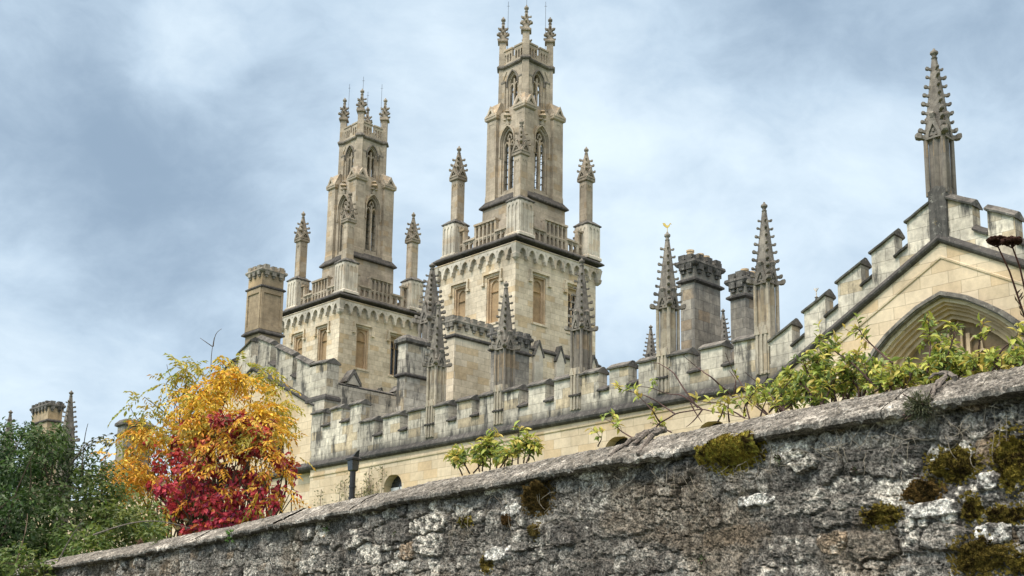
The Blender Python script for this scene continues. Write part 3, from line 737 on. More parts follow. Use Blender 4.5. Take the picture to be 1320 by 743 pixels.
        mb = MB(); mb.tube([(x*.8, y*.8, 37.4), (x*.8, y*.8, 41.75)], .011, 5); mb.tube([(x*.8-.06, y*.8+.06, 41.45), (x*.8+.06, y*.8-.06, 41.45)], .010, 4)
        B(mb, 'lightning_rod', 'iron', o)
    return root
T1 = make_tower(48.45, 50.9, 'nearer and taller-looking of the two pinnacled gothic towers, rising at the middle above the parapet')
T2 = copy_tree(T1); T2.location = (48.35, 66.85, .08)
T2['label'] = 'farther gothic tower, rising beyond the gabled wing and the square buff chimney'

# ================================================================== CHIMNEYS
def chimney(x0, x1, y0, y1, zb, zs, zt, label, mat='chimney', pots=(), crownmat='coping', panels=False, base=None, flat=False):
    cx, cy = (x0+x1)/2, (y0+y1)/2; hx, hy = (x1-x0)/2, (y1-y0)/2; h = min(hx, hy); ex, ey = hx-h, hy-h
    root = thing('chimney_stack', (cx, cy, zb), label, 'chimney', 'stone chimney stacks')
    mb = MB(); mb.sq(cx, cy, [(zb, h), (zt-.12, h)], ex=ex, ey=ey)
    if panels:
        for fr, hw in ((((x0, cy, 0), (0, 1, 0), (0, 0, 1), (-1, 0, 0)), hy), (((cx, y0, 0), (1, 0, 0), (0, 0, 1), (0, -1, 0)), hx)):
            mb.prism(fr, [rect(-hw, hw, base+.2, zs), rect(-hw+.14, hw-.14, base+.45, zs-.25)], -.01, .06)
    mb.build('shaft', mat, root)
    mb = MB(); mb.sq(cx, cy, [(zs-.02, h+.03), (zs+.03, h+.11), (zs+.09, h+.11), (zs+.17, h+.0)], ex=ex, ey=ey)
    if base: mb.build('band', 'dark', root); mb = MB(); mb.sq(cx, cy, [(base-.05, h+.04), (base, h+.16), (base+.06, h+.16), (base+.25, h)], ex=ex, ey=ey)
    mb.build('band', 'dark', root)
    if flat:
        mb = MB(); mb.sq(cx, cy, [(zt-.35, h), (zt-.28, h+.13), (zt-.14, h+.13), (zt+.05, h-.05), (zt+.1, h*.4)], ex=ex, ey=ey); mb.build('crown', 'coping', root)
    else:
        mb = MB(); mb.sq(cx, cy, [(zt-.3, h), (zt-.24, h+.1), (zt-.16, h+.15), (zt-.07, h+.13), (zt, h-.02)], ex=ex, ey=ey)
        for fr, hw in ((((x0, cy, 0), (0, 1, 0), (0, 0, 1), (-1, 0, 0)), hy), (((cx, y0, 0), (1, 0, 0), (0, 0, 1), (0, -1, 0)), hx), (((x1, cy, 0), (0, -1, 0), (0, 0, 1), (1, 0, 0)), hy), (((cx, y1, 0), (-1, 0, 0), (0, 0, 1), (0, 1, 0)), hx)):
            n = max(2, round(2*hw/.46))
            for i in range(n):
                u = -hw+(i+.5)*2*hw/n
                mb.prism(fr, [rect(u-.12, u+.12, zt-.40, zt-.02)], -.02, .13); mb.prism(fr, [rect(u-.07, u+.07, zt-.52, zt-.401)], -.02, .08)
                mb.prism(fr, [rect(u-.14, u+.14, zt-.021, zt+.1+rnd.uniform(0, .05))], -.2, .13)
        mb.build('crown', crownmat, root)
    for px_, py_ in pots:
        mb = MB(); mb.sq(cx+px_*hx, cy+py_*hy, [(zt-.05, .13), (zt+.28, .12), (zt+.30, .145), (zt+.36, .145)], 0, 10); mb.sq(cx+px_*hx, cy+py_*hy, [(zt+.361, .11), (zt+.362, .1)], 0, 10)
        mb.build('chimney_pot', 'pot', root)
    return root
chimney(33.5, 34.8, 54.2, 55.5, 0, 21.0, 22.1, 'tall buff square chimney with sunk panels, left of the farther tower', 'warmchim', panels=True, base=18.6, crownmat='chimney')
chimney(37, 39.3, 43.02, 43.6, 0, 17.0, 17.9, 'broad chimney with battlemented crown below the nearer tower, between two pinnacles', 'tower', crownmat='chimney')
chimney(37, 38.8, 39.9, 40.5, 0, 15.85, 16.75, 'grey chimney half hidden by the middle pinnacle, against the nearer tower', 'chimney')
chimney(33, 34.35, 41.56, 42.1, 0, 14.2, 16.0, 'low plain stack with flat mossy cap in front of the farther tower', 'parapet', flat=True)
chimney(33, 34.45, 25.9, 26.5, 0, 15.0, 15.85, 'broad grey chimney with clay pots beside the gilded-cock pinnacle', pots=((-.75, 0), (0, 0), (.45, 0)))
chimney(33, 34.2, 23.8, 24.4, 0, 14.0, 14.75, 'slim grey chimney just behind the pinnacle nearest the gabled hall', pots=((-.3, 0), (.35, 0)))
chimney(32, 32.9, 75.5, 77.9, 0, 16.6, 17.8, 'distant chimney with crenellated crown above the dark green bush', 'warmchim')
chimney(31, 32.6, 63.1, 63.9, 0, 14.05, 14.9, 'stone stack peeping out at the left edge of the yellow foliage', 'chimney', flat=True)

def far_pinnacle(x, y, zb, zs, zt, hs, label, rows=7, gold=False):
    r = thing('stone_pinnacle', (x, y, zb), label, 'pinnacle', 'pinnacles of buildings behind')
    o = range_pinnacle(r, y, x, zb, zs, zt, 'greyshaft', 'shaft', None, hs, rows)
    if gold:
        mb = MB(); mb.tube([(x, y, zt-.03), (x, y, zt+.3)], .02, 6); mb.tube([(x-.02, y-.1, zt+.28), (x, y, zt+.16), (x+.02, y+.1, zt+.3)], .02, 6); mb.build('cross', 'pale', o)
    return r
far_pinnacle(38, 46.0, 0, 18.5, 21.5, .42, 'dark crocketed pinnacle standing between the two towers', 8)
far_pinnacle(40, 33.75, 0, 14.6, 16.4, .22, 'small pinnacle peeping out left of the gilded-cock pinnacle')
far_pinnacle(40, 29.95, 0, 14.5, 16.35, .22, 'small pinnacle edge just left of the slim grey chimney')
far_pinnacle(38, 24.3, 0, 14.2, 15.25, .18, 'tiny cross-tipped pinnacle beyond the stepped gable battlements', 4, True)
far_pinnacle(30, 67.9, 0, 14.2, 17.05, .33, 'distant crocketed pinnacle above the bush, right of the crenellated chimney')
far_pinnacle(30, 76.3, 0, 14.4, 17.1, .33, 'distant pinnacle tip at the far left above the bush')

# lamp post against the range
lp = thing('lamp_post', (22, 30.0, 0), 'black lamp post with a square lantern head in front of the range', 'lamp post')
mb = MB(); mb.sq(22, 30.0, [(0, .12), (1., .11), (1.1, .09), (7.5, .085)], 0, 10)
for z in (4.6, 5.2, 5.8, 6.3, 6.65, 7.0): mb.sq(22, 30.0, [(z, .105), (z+.07, .105)], 0, 10)
mb.build('post', 'iron', lp)
mb = MB(); mb.sq(22, 30.0, [(7.48, .07), (7.52, .11), (7.80, .125), (7.82, .12)]); mb.build('lantern', 'glass', lp)
mb = MB(); mb.sq(22, 30.0, [(7.81, .165), (7.87, .17), (7.92, .11)]); mb.loft([[(21.93, 29.92, 7.91), (22.09, 29.86, 7.91), (22.11, 30.02, 7.91), (21.95, 30.08, 7.91)], [(22.0, 29.84, 8.07), (22.08, 29.82, 8.13), (22.1, 29.9, 8.13), (22.02, 29.95, 8.05)]]); mb.build('cap', 'iron', lp)

# ================================================================== NUMPY NOISE
def _hash(ix, iy, iz, seed):
    h = (ix.astype(np.int64)*374761393 + iy.astype(np.int64)*668265263 + iz.astype(np.int64)*2147483647 + seed*1274126177) & 0xffffffff
    h = ((h ^ (h >> 13))*1274126177) & 0xffffffff
    h = ((h ^ (h >> 16))*2246822519) & 0xffffffff
    return ((h ^ (h >> 15)) & 0xffffff)/float(0xffffff)
def vnoise(x, y, z=0., seed=0):
    x = np.asarray(x, float); y = np.asarray(y, float); z = np.zeros_like(x)+z
    ix, iy, iz = np.floor(x), np.floor(y), np.floor(z); fx, fy, fz = x-ix, y-iy, z-iz
    fx, fy, fz = [a*a*a*(a*(a*6-15)+10) for a in (fx, fy, fz)]
    r = 0
    for dx in (0, 1):
        for dy in (0, 1):
            for dz in (0, 1):
                r = r + _hash(ix+dx, iy+dy, iz+dz, seed)*(fx if dx else 1-fx)*(fy if dy else 1-fy)*(fz if dz else 1-fz)
    return r
def fbm(x, y, z=0., oct=5, seed=0, gain=.5):
    a, s, t = 1., 0., 0.
    for i in range(oct):
        s = s+a*vnoise(x, y, z, seed+i*17); t += a; a *= gain; x = x*2.03+3.1; y = y*2.03+1.7; z = z*2.03+.9
    return s/t
def sstep(a, lo, hi): t = np.clip((a-lo)/(hi-lo), 0, 1); return t*t*(3-2*t)
def fast_mesh(name, V, F, mat, colr=None, parent=None, smooth=True):
    """V (n,3) in world coordinates, F (m,k) equal-sized faces, colr (n,3)"""
    me = bpy.data.meshes.new(name); og = origin(parent) if parent else Vector((0, 0, 0))
    V = np.asarray(V, np.float32)-np.array(og, np.float32); F = np.asarray(F, np.int32); k = F.shape[1]
    me.vertices.add(len(V)); me.vertices.foreach_set('co', V.ravel())
    me.loops.add(F.size); me.loops.foreach_set('vertex_index', F.ravel())
    me.polygons.add(len(F)); me.polygons.foreach_set('loop_start', np.arange(0, F.size, k, dtype=np.int32)); me.polygons.foreach_set('loop_total', np.full(len(F), k, np.int32))
    me.polygons.foreach_set('use_smooth', np.full(len(F), smooth))
    me.update(calc_edges=True)
    if colr is not None:
        a = me.color_attributes.new('col', 'FLOAT_COLOR', 'POINT'); c = np.ones((len(V), 4), np.float32); c[:, :3] = colr; a.data.foreach_set('color', c.ravel())
    me.materials.append(MT[mat]); o = bpy.data.objects.new(name, me); COL.objects.link(o); o.parent = parent
    return o
def gridfaces(nu, nv):
    i = np.arange((nu-1)*nv).reshape(nu-1, nv)[:, :-1].ravel()
    return np.stack([i, i+nv, i+nv+1, i+1], 1)

# ================================================================== RUBBLE WALL
DR = [(-14, 3.75), (0, 5.40), (2.54, 5.69), (2.96, 5.735), (3.38, 5.80), (4.08, 5.86), (4.97, 5.99), (5.86, 6.05), (6.56, 6.14), (7.31, 6.21), (7.86, 6.24), (8.43, 6.35), (9.13, 6.45), (9.7, 6.53), (10.24, 6.62), (11.1, 6.77), (12.17, 6.95), (13.76, 7.15), (15.26, 7.31), (17., 7.47), (22, 8.0)]
DY = np.array([a for a, b in DR]); DX = np.array([b for a, b in DR])
def xdrip(y): return np.interp(y, DY, DX)
WY0, WY1, WS = -1.0, 19.0, .009
rw_ = thing('rubble_wall', (6.6, 8.0, 0), 'old grey lichened rubble stone wall with sloping coping along the lane', 'wall')
nr = np.random.RandomState(5)
ys = np.arange(WY0, WY1, WS); zs_ = np.arange(1.7, 3.03, WS); YY, ZZ = np.meshgrid(ys, zs_, indexing='ij')
wy = YY+.10*(fbm(YY*3.1, ZZ*3.1, 0, 4, 3)-.5)+.05*(fbm(YY*11, ZZ*11, 0, 3, 9)-.5)
wz = ZZ+.09*(fbm(YY*2.7, ZZ*3.3, 5., 4, 4)-.5)+.05*(fbm(YY*12, ZZ*12, 4, 3, 8)-.5)
d1 = np.full(YY.shape, 9.); d2 = np.full(YY.shape, 9.); sid = np.zeros(YY.shape, int)
stones = []; z = 1.62
while z < 3.05:
    rh = nr.uniform(.07, .20); y = WY0-.3
    while y < WY1+.3:
        sw = nr.uniform(.10, .26)*(1.0+1.2*(nr.rand() < .22)); hh = rh*nr.uniform(.75, 1.15)
        if nr.rand() < .3 and rh > .12:  # split into two small ones
            stones.append((y+sw/2, z+rh*.27, sw*.55, rh*.32)); stones.append((y+sw/2+nr.uniform(-.03, .03), z+rh*.75, sw*.55, rh*.3))
        else: stones.append((y+sw/2, z+rh/2+nr.uniform(-.03, .03), sw*.56, hh*.56))
        y += sw
    z += rh
for k, (cy_, cz_, a, b) in enumerate(stones):
    i0, i1 = np.searchsorted(ys, [cy_-a*2.4-.12, cy_+a*2.4+.12]); j0, j1 = np.searchsorted(zs_, [cz_-b*2.4-.12, cz_+b*2.4+.12])
    if i1 <= i0 or j1 <= j0: continue
    q = (np.abs((wy[i0:i1, j0:j1]-cy_)/a)**2.4+np.abs((wz[i0:i1, j0:j1]-cz_)/b)**2.4)**(1/2.4)
    A, Bq, S = d1[i0:i1, j0:j1], d2[i0:i1, j0:j1], sid[i0:i1, j0:j1]
    n_ = q < A; Bq[:] = np.where(n_, A, np.minimum(Bq, q)); S[n_] = k; A[n_] = q[n_]
ns = len(stones)
amp = np.clip(nr.normal(.030, .022, ns), .004, .075); tone = nr.rand(ns); white = nr.rand(ns)**2.0
edge = np.minimum(d2-d1, (1.10-d1)*1.6)
buried = sstep(fbm(YY*1.3, ZZ*1.6, 2., 4, 21), .40, .56)               # places where mortar was smeared over the stones
pl = sstep(edge, .02, .26)*(1-.55*buried)
rough = fbm(YY*9, ZZ*11, 1., 6, 31, .62)-.5; fine = fbm(YY*34, ZZ*38, 2., 4, 33, .68)-.5; bigu = fbm(YY*.9, ZZ*1.3, 0, 3, 41)-.5
rdg = 1-np.abs(fbm(YY*7, ZZ*13, 8., 5, 35, .6)-.5)*2
pit = sstep(fbm(YY*30, ZZ*30, 7., 3, 51), .56, .68)
lay = fbm(YY*3.5+ZZ*1.6, ZZ*30-YY*3, 3., 4, 61)-.5
h = .70*amp[sid]*pl+.05*bigu+.028*rough*(.5+.7*pl)+.018*fine-.016*pit*pl*(.3+.7*white[sid])+.015*lay-.010*sstep(rdg, .88, .99)
crk = sstep(.07-edge, 0., .06)*sstep(fbm(YY*2.2, ZZ*2.6, 4., 3, 71), .50, .60)
h = h-.014*crk
g1 = tone[sid][..., None]
stone_c = np.array([.085, .081, .076])*(1-g1)+np.array([.29, .276, .25])*g1
warm_ = (nr.rand(ns) < .05)[sid][..., None]; stone_c = np.where(warm_, stone_c*np.array([1.25, 1.02, .80]), stone_c)
mort_c = np.array([.135, .124, .109])+.07*(fbm(YY*5, ZZ*5, 2, 4, 81)-.5)[..., None]
pm = sstep(edge, .03, .16)[..., None]*(1-.40*buried[..., None]); colr = mort_c*(1-pm)+stone_c*pm
lw = sstep(fbm(YY*9, ZZ*11, 3., 6, 91, .66)+.36*(white[sid]-.42)+.06*(pl-.5), .555, .605)*(.10+.90*pl)*(1-.85*pit)
colr = colr*(1-.85*lw[..., None])+np.array([.60, .575, .515])*.85*lw[..., None]
lw2 = sstep(fbm(YY*34, ZZ*34, 8., 4, 95, .62), .58, .66)[..., None]*sstep(fbm(YY*3, ZZ*3, 2., 3, 96), .48, .66)[..., None]; colr = colr*(1-.6*lw2)+np.array([.34, .33, .305])*.6*lw2
dk = sstep(fbm(YY*4.4, ZZ*5.6, 9., 6, 97, .64), .50, .62)[..., None]; colr = colr*(1-.5*dk)+np.array([.050, .047, .043])*.5*dk
bk = sstep(fbm(YY*1.7, ZZ*2.2, 6., 5, 99, .6), .52, .64)[..., None]; colr = colr*(1-.4*bk)+np.array([.15, .115, .075])*.4*bk
colr = np.clip(colr, .012, 1)
XW_ = xdrip(YY)+.075-h
V = np.stack([XW_, YY, ZZ], -1).reshape(-1, 3)
fast_mesh('rubble_face', V, gridfaces(len(ys), len(zs_)), 'rubble', (colr*np.array([1.0, .975, .93])).reshape(-1, 3), rw_, False)
yc = np.arange(-14, 22, .08); zc = np.concatenate([np.arange(0, 1.7, .08), [1.705]]); Yc, Zc = np.meshgrid(yc, zc, indexing='ij')
Xc = xdrip(Yc)+.075-.05*(fbm(Yc*4, Zc*5, 0, 4, 7)-.3)
cc = np.array([.11, .10, .09])+.15*(fbm(Yc*6, Zc*7, 0, 4, 6)-.45)[..., None]
fast_mesh('rubble_footing', np.stack([Xc, Yc, Zc], -1).reshape(-1, 3), gridfaces(len(yc), len(zc)), 'rubble', np.clip(cc, .03, 1).reshape(-1, 3), rw_)
mb = MB(); P_ = [(y, float(xdrip(y))+.10) for y in np.arange(-14, 22.1, .5)]
mb.loft([[(x+.13, y, 0), (x+.50, y, 0), (x+.50, y, 2.99), (x+.13, y, 2.99)] for y, x in P_]); mb.build('wall_core', MT['chimney'], rw_)
def wall_x(y, z):
    i = int(np.clip((y-WY0)/WS, 0, len(ys)-1)); j = int(np.clip((z-1.7)/WS, 0, len(zs_)-1)); return float(XW_[i, j])
def wall_pt(px_, py_):
    """point of the wall face seen at a pixel"""
    X = 6.
    for _ in range(14):
        p = on_x(px_, py_, X); X = float(xdrip(p[1]))+.06 if p[2] < 3.0 else float(xdrip(p[1]))+max(0, (p[2]-3.02)/.17*.3)
    return p
# coping stones
pf = [(.14, 2.985), (.0, 2.990), (-.026, 2.995), (-.031, 3.016), (-.022, 3.028), (.29, 3.196), (.33, 3.200), (.40, 3.15), (.55, 2.99), (.57, 2.93)]
prof = []
for (a, b), (c, d) in zip(pf[:-1], pf[1:]):
    m = max(1, int(round(math.hypot(c-a, d-b)/.017)))
    prof += [(a+(c-a)*i/m, b+(d-b)*i/m) for i in range(m)]
prof = np.array(prof+[pf[-1]]); nv = len(prof); ifr = int(np.argmin(np.abs(prof[:, 0]+.030)+np.abs(prof[:, 1]-3.01)))
wfr = np.exp(-((np.arange(nv)-ifr)/3.5)**2)[None, :]
ycut = [-1.2]
while ycut[-1] < 19: ycut.append(ycut[-1]+nr.uniform(1.2, 2.4))
for a, b in zip(ycut[:-1], ycut[1:]):
    s_ = np.arange(a+.002, b+.004, .012)
    Ys = np.repeat(s_[:, None], nv, 1); px1 = np.repeat(prof[None, :, 0], len(s_), 0); pz1 = np.repeat(prof[None, :, 1], len(s_), 0)
    t = (np.cumsum(np.r_[0, np.hypot(*np.diff(prof, axis=0).T)]))[None, :]+0*Ys
    lift = nr.uniform(-.007, .007); tilt = nr.uniform(-.006, .006); dxs = nr.uniform(-.010, .010)
    e1 = fbm(Ys*1.9, t*0+1, 0, 4, 111)-.5; jag = fbm(Ys*11, t*3+2., 0, 5, 113, .6)-.5; stp = sstep(fbm(Ys*3.1, t*0, 7, 2, 131), .46, .50)-.5
    far = np.clip((Ys-9)/6, 0, 1)
    nx_ = px1+dxs+wfr*(.05*e1+.050*jag+(.02+.04*far)*stp)
    relief = .011*(fbm(Ys*4+t*5, t*7, 3, 6, 119, .62)-.5)+.010*(fbm(Ys*22, t*26, 5, 5, 121, .68)-.5)-.012*sstep(fbm(Ys*17+t*20, t*15, 9, 4, 133, .6), .58, .70)
    nz_ = pz1+lift+tilt*(Ys-a)+relief*1.2+wfr*.012*jag
    nx_ = nx_-relief*.6
    Xs = xdrip(Ys)+nx_
    tex = fbm(Ys*6, t*9, 0, 6, 123, .64); diag = fbm(Ys*10-t*16, t*5+Ys*2, 2, 5, 125, .62)
    c0 = np.array([.165, .159, .147])+.13*(tex-.5)[..., None]+.12*(diag-.5)[..., None]
    sp_ = (sstep(fbm(Ys*7, t*9, 4, 6, 127, .64), .575, .62)*sstep(fbm(Ys*1.3, t*2, 1, 3, 135), .40, .62))[..., None]; c0 = c0*(1-.75*sp_)+np.array([.50, .49, .46])*.75*sp_
    lg = sstep(fbm(Ys*30, t*30, 4, 4, 137, .62), .56, .66)[..., None]; c0 = c0*(1-.5*lg)+np.array([.34, .33, .31])*.5*lg
    dk_ = sstep(fbm(Ys*5, t*8, 6, 5, 129, .62), .50, .62)[..., None]; c0 = c0*(1-.45*dk_)+np.array([.06, .058, .055])*.45*dk_
    V = np.stack([Xs, Ys, nz_], -1).reshape(-1, 3)
    fast_mesh('coping_stone', V, gridfaces(len(s_), nv), 'slab', (np.clip(c0, .02, .8)*np.array([1.02, .99, .93])).reshape(-1, 3), rw_, False)
mb = MB(); mb.loft([[(xdrip(y)+.12, y, 2.9), (xdrip(y)+.5, y, 2.9), (xdrip(y)+.46, y, 3.03), (xdrip(y)+.34, y, 3.12), (xdrip(y)+.28, y, 3.12), (xdrip(y)+.12, y, 3.04)] for y in np.arange(-1.1, 19, .5)]); mb.build('coping_bed', MT['chimney'], rw_)

# ================================================================== MOSS
def moss(px_, py_, w_, h_, label, tone=(.135, .105, .022), seed=0, dens=1.):
    c = wall_pt(px_, py_); D = float((c-CAM) @ FW); sx = w_/f_px*D*1.14/2; sz = h_/f_px*D/2*.95
    st = .008; r_ = np.random.RandomState(seed+200)
    gy = np.arange(-sx*1.35, sx*1.35, st); gz = np.arange(-sz*1.4, sz*1.4, st); Y, Z = np.meshgrid(gy, gz, indexing='ij')
    rr = np.sqrt((Y/sx)**2+(Z/sz)**2)+.95*(fbm(Y*12+seed, Z*12, 0, 5, seed, .62)-.5)+.35*(fbm(Y*50+seed, Z*50, 0, 3, seed+1)-.5)
    cover = sstep(1.0-rr, 0., .26)
    bump = fbm(Y*20, Z*26+seed, 0, 4, seed+2); lump = fbm(Y*60, Z*60, 0, 4, seed+5, .65); strat = np.abs(fbm(Y*4, Z*16, 3, 3, seed+7)-.5)*2
    yy = c[1]+Y; zz = c[2]+Z
    xw = np.array([[wall_x(a, b) if b < 3.0 else float(xdrip(a)) for b in zz[0]] for a in yy[:, 0]])
    over = np.clip(zz-3.02, 0, .3); edge_x = xdrip(yy)-.035
    kz = sstep(zz, 2.84, 2.99); xw = np.minimum(xw, xw*(1-kz)+edge_x*kz); xw = np.where(zz > 3.02, edge_x+over*1.8, xw)
    hgt = cover*(.008+.022*bump+.024*lump-.016*strat)-.010
    X = xw-hgt
    n1 = fbm(Y*16, Z*16, 2, 4, seed+9, .6); n2 = fbm(Y*80, Z*80, 3, 3, seed+11)
    tone = tuple(1.35*a for a in tone); cA = np.array(tone); cB = np.array([.050, .034, .011]); cC = np.minimum(np.array(tone)*1.9, .4)
    k = sstep(n1, .35, .6)[..., None]; cl = cB*(1-k)+cA*k; k2 = sstep(n2, .5, .75)[..., None]; cl = cl*(1-.6*k2)+cC*.6*k2
    F = gridfaces(len(gy), len(gz)); keep = (cover.ravel()[F] > .02).any(1); F = F[keep]
    used = np.unique(F); mp = np.full(Y.size, -1); mp[used] = np.arange(len(used))
    Vv = np.stack([X, yy, zz], -1).reshape(-1, 3)[used]; Cc = np.clip(cl, .01, 1).reshape(-1, 3)[used]
    # tufts: short upright shoots all over the cushion
    nt = int(9000*sx*sz*40*dens); idx = r_.choice(used, nt); base = np.stack([X, yy, zz], -1).reshape(-1, 3)[idx]; cv = cover.ravel()[idx]
    sel = r_.rand(nt) < cv; base = base[sel]; nt = len(base); col0 = np.clip(cl, .01, 1).reshape(-1, 3)[idx][sel]*r_.uniform(.6, 1.6, (nt, 1))
    d = np.stack([-r_.uniform(.3, 1, nt), r_.uniform(-.7, .7, nt), r_.uniform(-.4, .9, nt)], 1); d /= np.linalg.norm(d, axis=1)[:, None]
    L = r_.uniform(.004, .010, nt)[:, None]; sd = np.cross(d, r_.normal(size=(nt, 3))); sd /= np.linalg.norm(sd, axis=1)[:, None]
    tv = np.stack([base-sd*.0025, base+sd*.0025, base+d*L+sd*.0018, base+d*L-sd*.0018], 1).reshape(-1, 3)
    # stray shoots and specks beyond the edge of the cushion
    ne = int(nt*.10); ang = r_.rand(ne)*2*PI; rad = .95+np.abs(r_.normal(0, .16, ne)); ey_ = c[1]+np.cos(ang)*rad*sx; ez_ = np.minimum(c[2]+np.sin(ang)*rad*sz, 2.98)
    eb = np.array([[wall_x(a, b)-.001, a, b] for a, b in zip(ey_, ez_)]); es = r_.uniform(.003, .010, (ne, 1)); eo = r_.normal(size=(ne, 3)); eo[:, 0] = -np.abs(eo[:, 0])*.4
    ev = np.stack([eb+es*np.array([0, -1, -.6]), eb+es*np.array([-.5, .3, -.8]), eb+es*np.array([-.6, 1, .5]), eb+es*np.array([-.4, -.3, .9])], 1).reshape(-1, 3)
    tv = np.vstack([tv, ev]); col0 = np.vstack([col0, np.tile(cA*.8, (ne, 1))*r_.uniform(.5, 1.5, (ne, 1))]); nt += ne
    tf = np.arange(nt*4).reshape(-1, 4)+len(Vv)
    o = fast_mesh('moss_cushion', np.vstack([Vv, tv]), np.vstack([mp[F], tf]), 'moss', np.vstack([Cc, np.repeat(col0, 4, 0)]))
    tag(o, label, 'moss', 'moss cushions on the old wall')
moss(946, 582, 82, 50, 'large golden moss cushion hanging over the edge of the coping', (.20, .155, .028), 1)
moss(1306, 592, 50, 82, 'tall olive moss patch at the right edge of the photo', (.16, .125, .025), 2)
moss(1226, 600, 66, 44, 'olive brown moss cushion to the left of the tallest moss patch', seed=3)
moss(1190, 634, 52, 34, 'brown moss tuft above the large white lichened stone', (.10, .062, .02), 4)
moss(1137, 665, 48, 30, 'small round moss cushion, left of the large white lichened stone', seed=5)
moss(1296, 664, 66, 26, 'flat moss strip midway up the right edge of the photo', seed=6)
moss(1266, 716, 76, 52, 'brown moss mass at the bottom right', (.12, .09, .022), 7)
moss(1250, 656, 26, 40, 'slim upright moss patch between the white stones', seed=8)
moss(693, 642, 48, 42, 'dark brown moss beside the white square stone under the coping', (.09, .06, .02), 9)
moss(601, 673, 26, 14, 'small bright moss tuft left of the white square stone', (.2, .15, .03), 10)
moss(654, 668, 18, 22, 'dark moss under the white square stone', (.07, .04, .015), 11)
moss(1312, 726, 40, 30, 'moss in the very bottom right corner', seed=12)
moss(690, 684, 20, 20, 'faint moss low down below the dark brown moss', (.12, .09, .03), 13, .7)
moss(626, 726, 22, 26, 'small moss tuft at the bottom edge of the photo', (.15, .115, .03), 14)
# the white square stone and two long white ones stand proud of the face
def face_stone(px_, py_, w_, h_, label, seed):
    c = wall_pt(px_, py_); D = float((c-CAM) @ FW); sx = w_/f_px*D*1.25/2; sz = h_/f_px*D/2
    n = 54; a = np.linspace(-1.2, 1.2, n); Y, Z = np.meshgrid(a, a, indexing='ij')
    yw, zw = Y*sx, Z*sz
    q = (np.abs(Y)**3.2+np.abs(Z)**3.2)**(1/3.2)+.55*(fbm(yw*14+seed, zw*14, 0, 5, seed, .6)-.5)
    hgt = .030*sstep(1.-q, -.04, .25)-.016+.035*(fbm(yw*24, zw*24+seed, 0, 6, seed+3, .66)-.5)*sstep(1-q, 0, .1)
    yy = c[1]+yw; zz = c[2]+zw; X = np.mean([wall_x(yy[i, 0], c[2]) for i in range(n)])+(xdrip(yy)-xdrip(c[1]))-hgt-.010
    k = sstep(fbm(yw*30, zw*30, 2, 6, seed+5, .66)+.25*(1-q), .50, .62)[..., None]; cl = np.array([.15, .14, .125])*(1-k)+np.array([.60, .575, .515])*k
    F = gridfaces(n, n); F = F[(q.ravel()[F] < 1.03).all(1)]; used = np.unique(F); mp = np.full(n*n, -1); mp[used] = np.arange(len(used))
    fast_mesh('facing_stone', np.stack([X, yy, zz], -1).reshape(-1, 3)[used], mp[F], 'rubble', cl.reshape(-1, 3)[used], rw_).__setitem__('label', label)
face_stone(659, 655, 34, 28, 'white square stone', 1)
face_stone(1200, 657, 72, 24, 'long white lichened stone', 2)
face_stone(1278, 688, 44, 30, 'white stone in the lower right', 3)
face_stone(640, 714, 50, 20, 'pale pitted long stone', 4)
face_stone(975, 645, 52, 18, 'pale lichened stone', 5)
face_stone(1275, 620, 30, 26, 'white stone under the tall moss', 6)

# ================================================================== FOLIAGE
LEAF1 = (np.array([(0, 0, 0), (.5, -.5, .10), (1, 0, -.10), (.5, .5, .10)]), np.array([(0, 1, 2), (0, 2, 3)]))
def _l2():
    v = []; xs = [(0, .04), (.22, .62), (.48, 1.0), (.76, .66), (1.0, .03)]
    for x, wd in xs: zc_ = -.30*x*x; v += [(x, -wd/2, zc_+.13*wd), (x, 0, zc_), (x, wd/2, zc_+.13*wd)]
    f = []
    for i in range(4): a = i*3; f += [(a, a+3, a+4), (a, a+4, a+1), (a+1, a+4, a+5), (a+1, a+5, a+2)]
    return np.array(v), np.array(f)
LEAF2 = _l2()
def norm(a): return a/np.maximum(np.linalg.norm(a, axis=-1, keepdims=True), 1e-9)
def leaves(P, D, N, L, W, C, tmpl):
    """P base points, D directions, N rough normals, L length, W width, C colours -> verts, faces, colours"""
    D = norm(D); S = norm(np.cross(N, D)); N = np.cross(D, S); tv, tf = tmpl; n, k = len(P), len(tv)
    V = P[:, None]+D[:, None]*(tv[None, :, :1]*L[:, None, None])+S[:, None]*(tv[None, :, 1:2]*W[:, None, None])+N[:, None]*(tv[None, :, 2:3]*L[:, None, None])
    F = (tf[None]+(np.arange(n)*k)[:, None, None]).reshape(-1, 3)
    return V.reshape(-1, 3), F, np.repeat(C, k, 0)
def sample_clusters(cl, n, r_, shell=.45):
    """cl: list of (centre, (rx,ry,rz)) ; points biased to the outside of each clump"""
    wts = np.array([a[1][0]*a[1][1]*a[1][2] for a in cl])**.72; wts /= wts.sum(); ci = r_.choice(len(cl), n, p=wts)
    d = norm(r_.normal(size=(n, 3))); rad = (shell+(1-shell)*r_.rand(n))**.8
    c = np.array([a[0] for a in cl])[ci]; R = np.array([a[1] for a in cl])[ci]
    return c+d*R*rad[:, None], d, ci
LAT = np.array([.726, -.688, 0]); DEP = np.array([.688, .726, 0])
def limb(mb, a, b, r0, r1, r_, sag=.1, n=6):
    a, b = np.array(a), np.array(b); L = np.linalg.norm(b-a); pts = []
    off = r_.normal(size=3)*L*.06
    for i in range(n+1):
        t = i/n; p = a+(b-a)*t+off*math.sin(PI*t)+np.array([0, 0, sag*L])*math.sin(PI*t)*.5; pts.append(tuple(p))
    mb.tube(pts, [r0+(r1-r0)*i/n for i in range(n+1)], 5)
    return pts

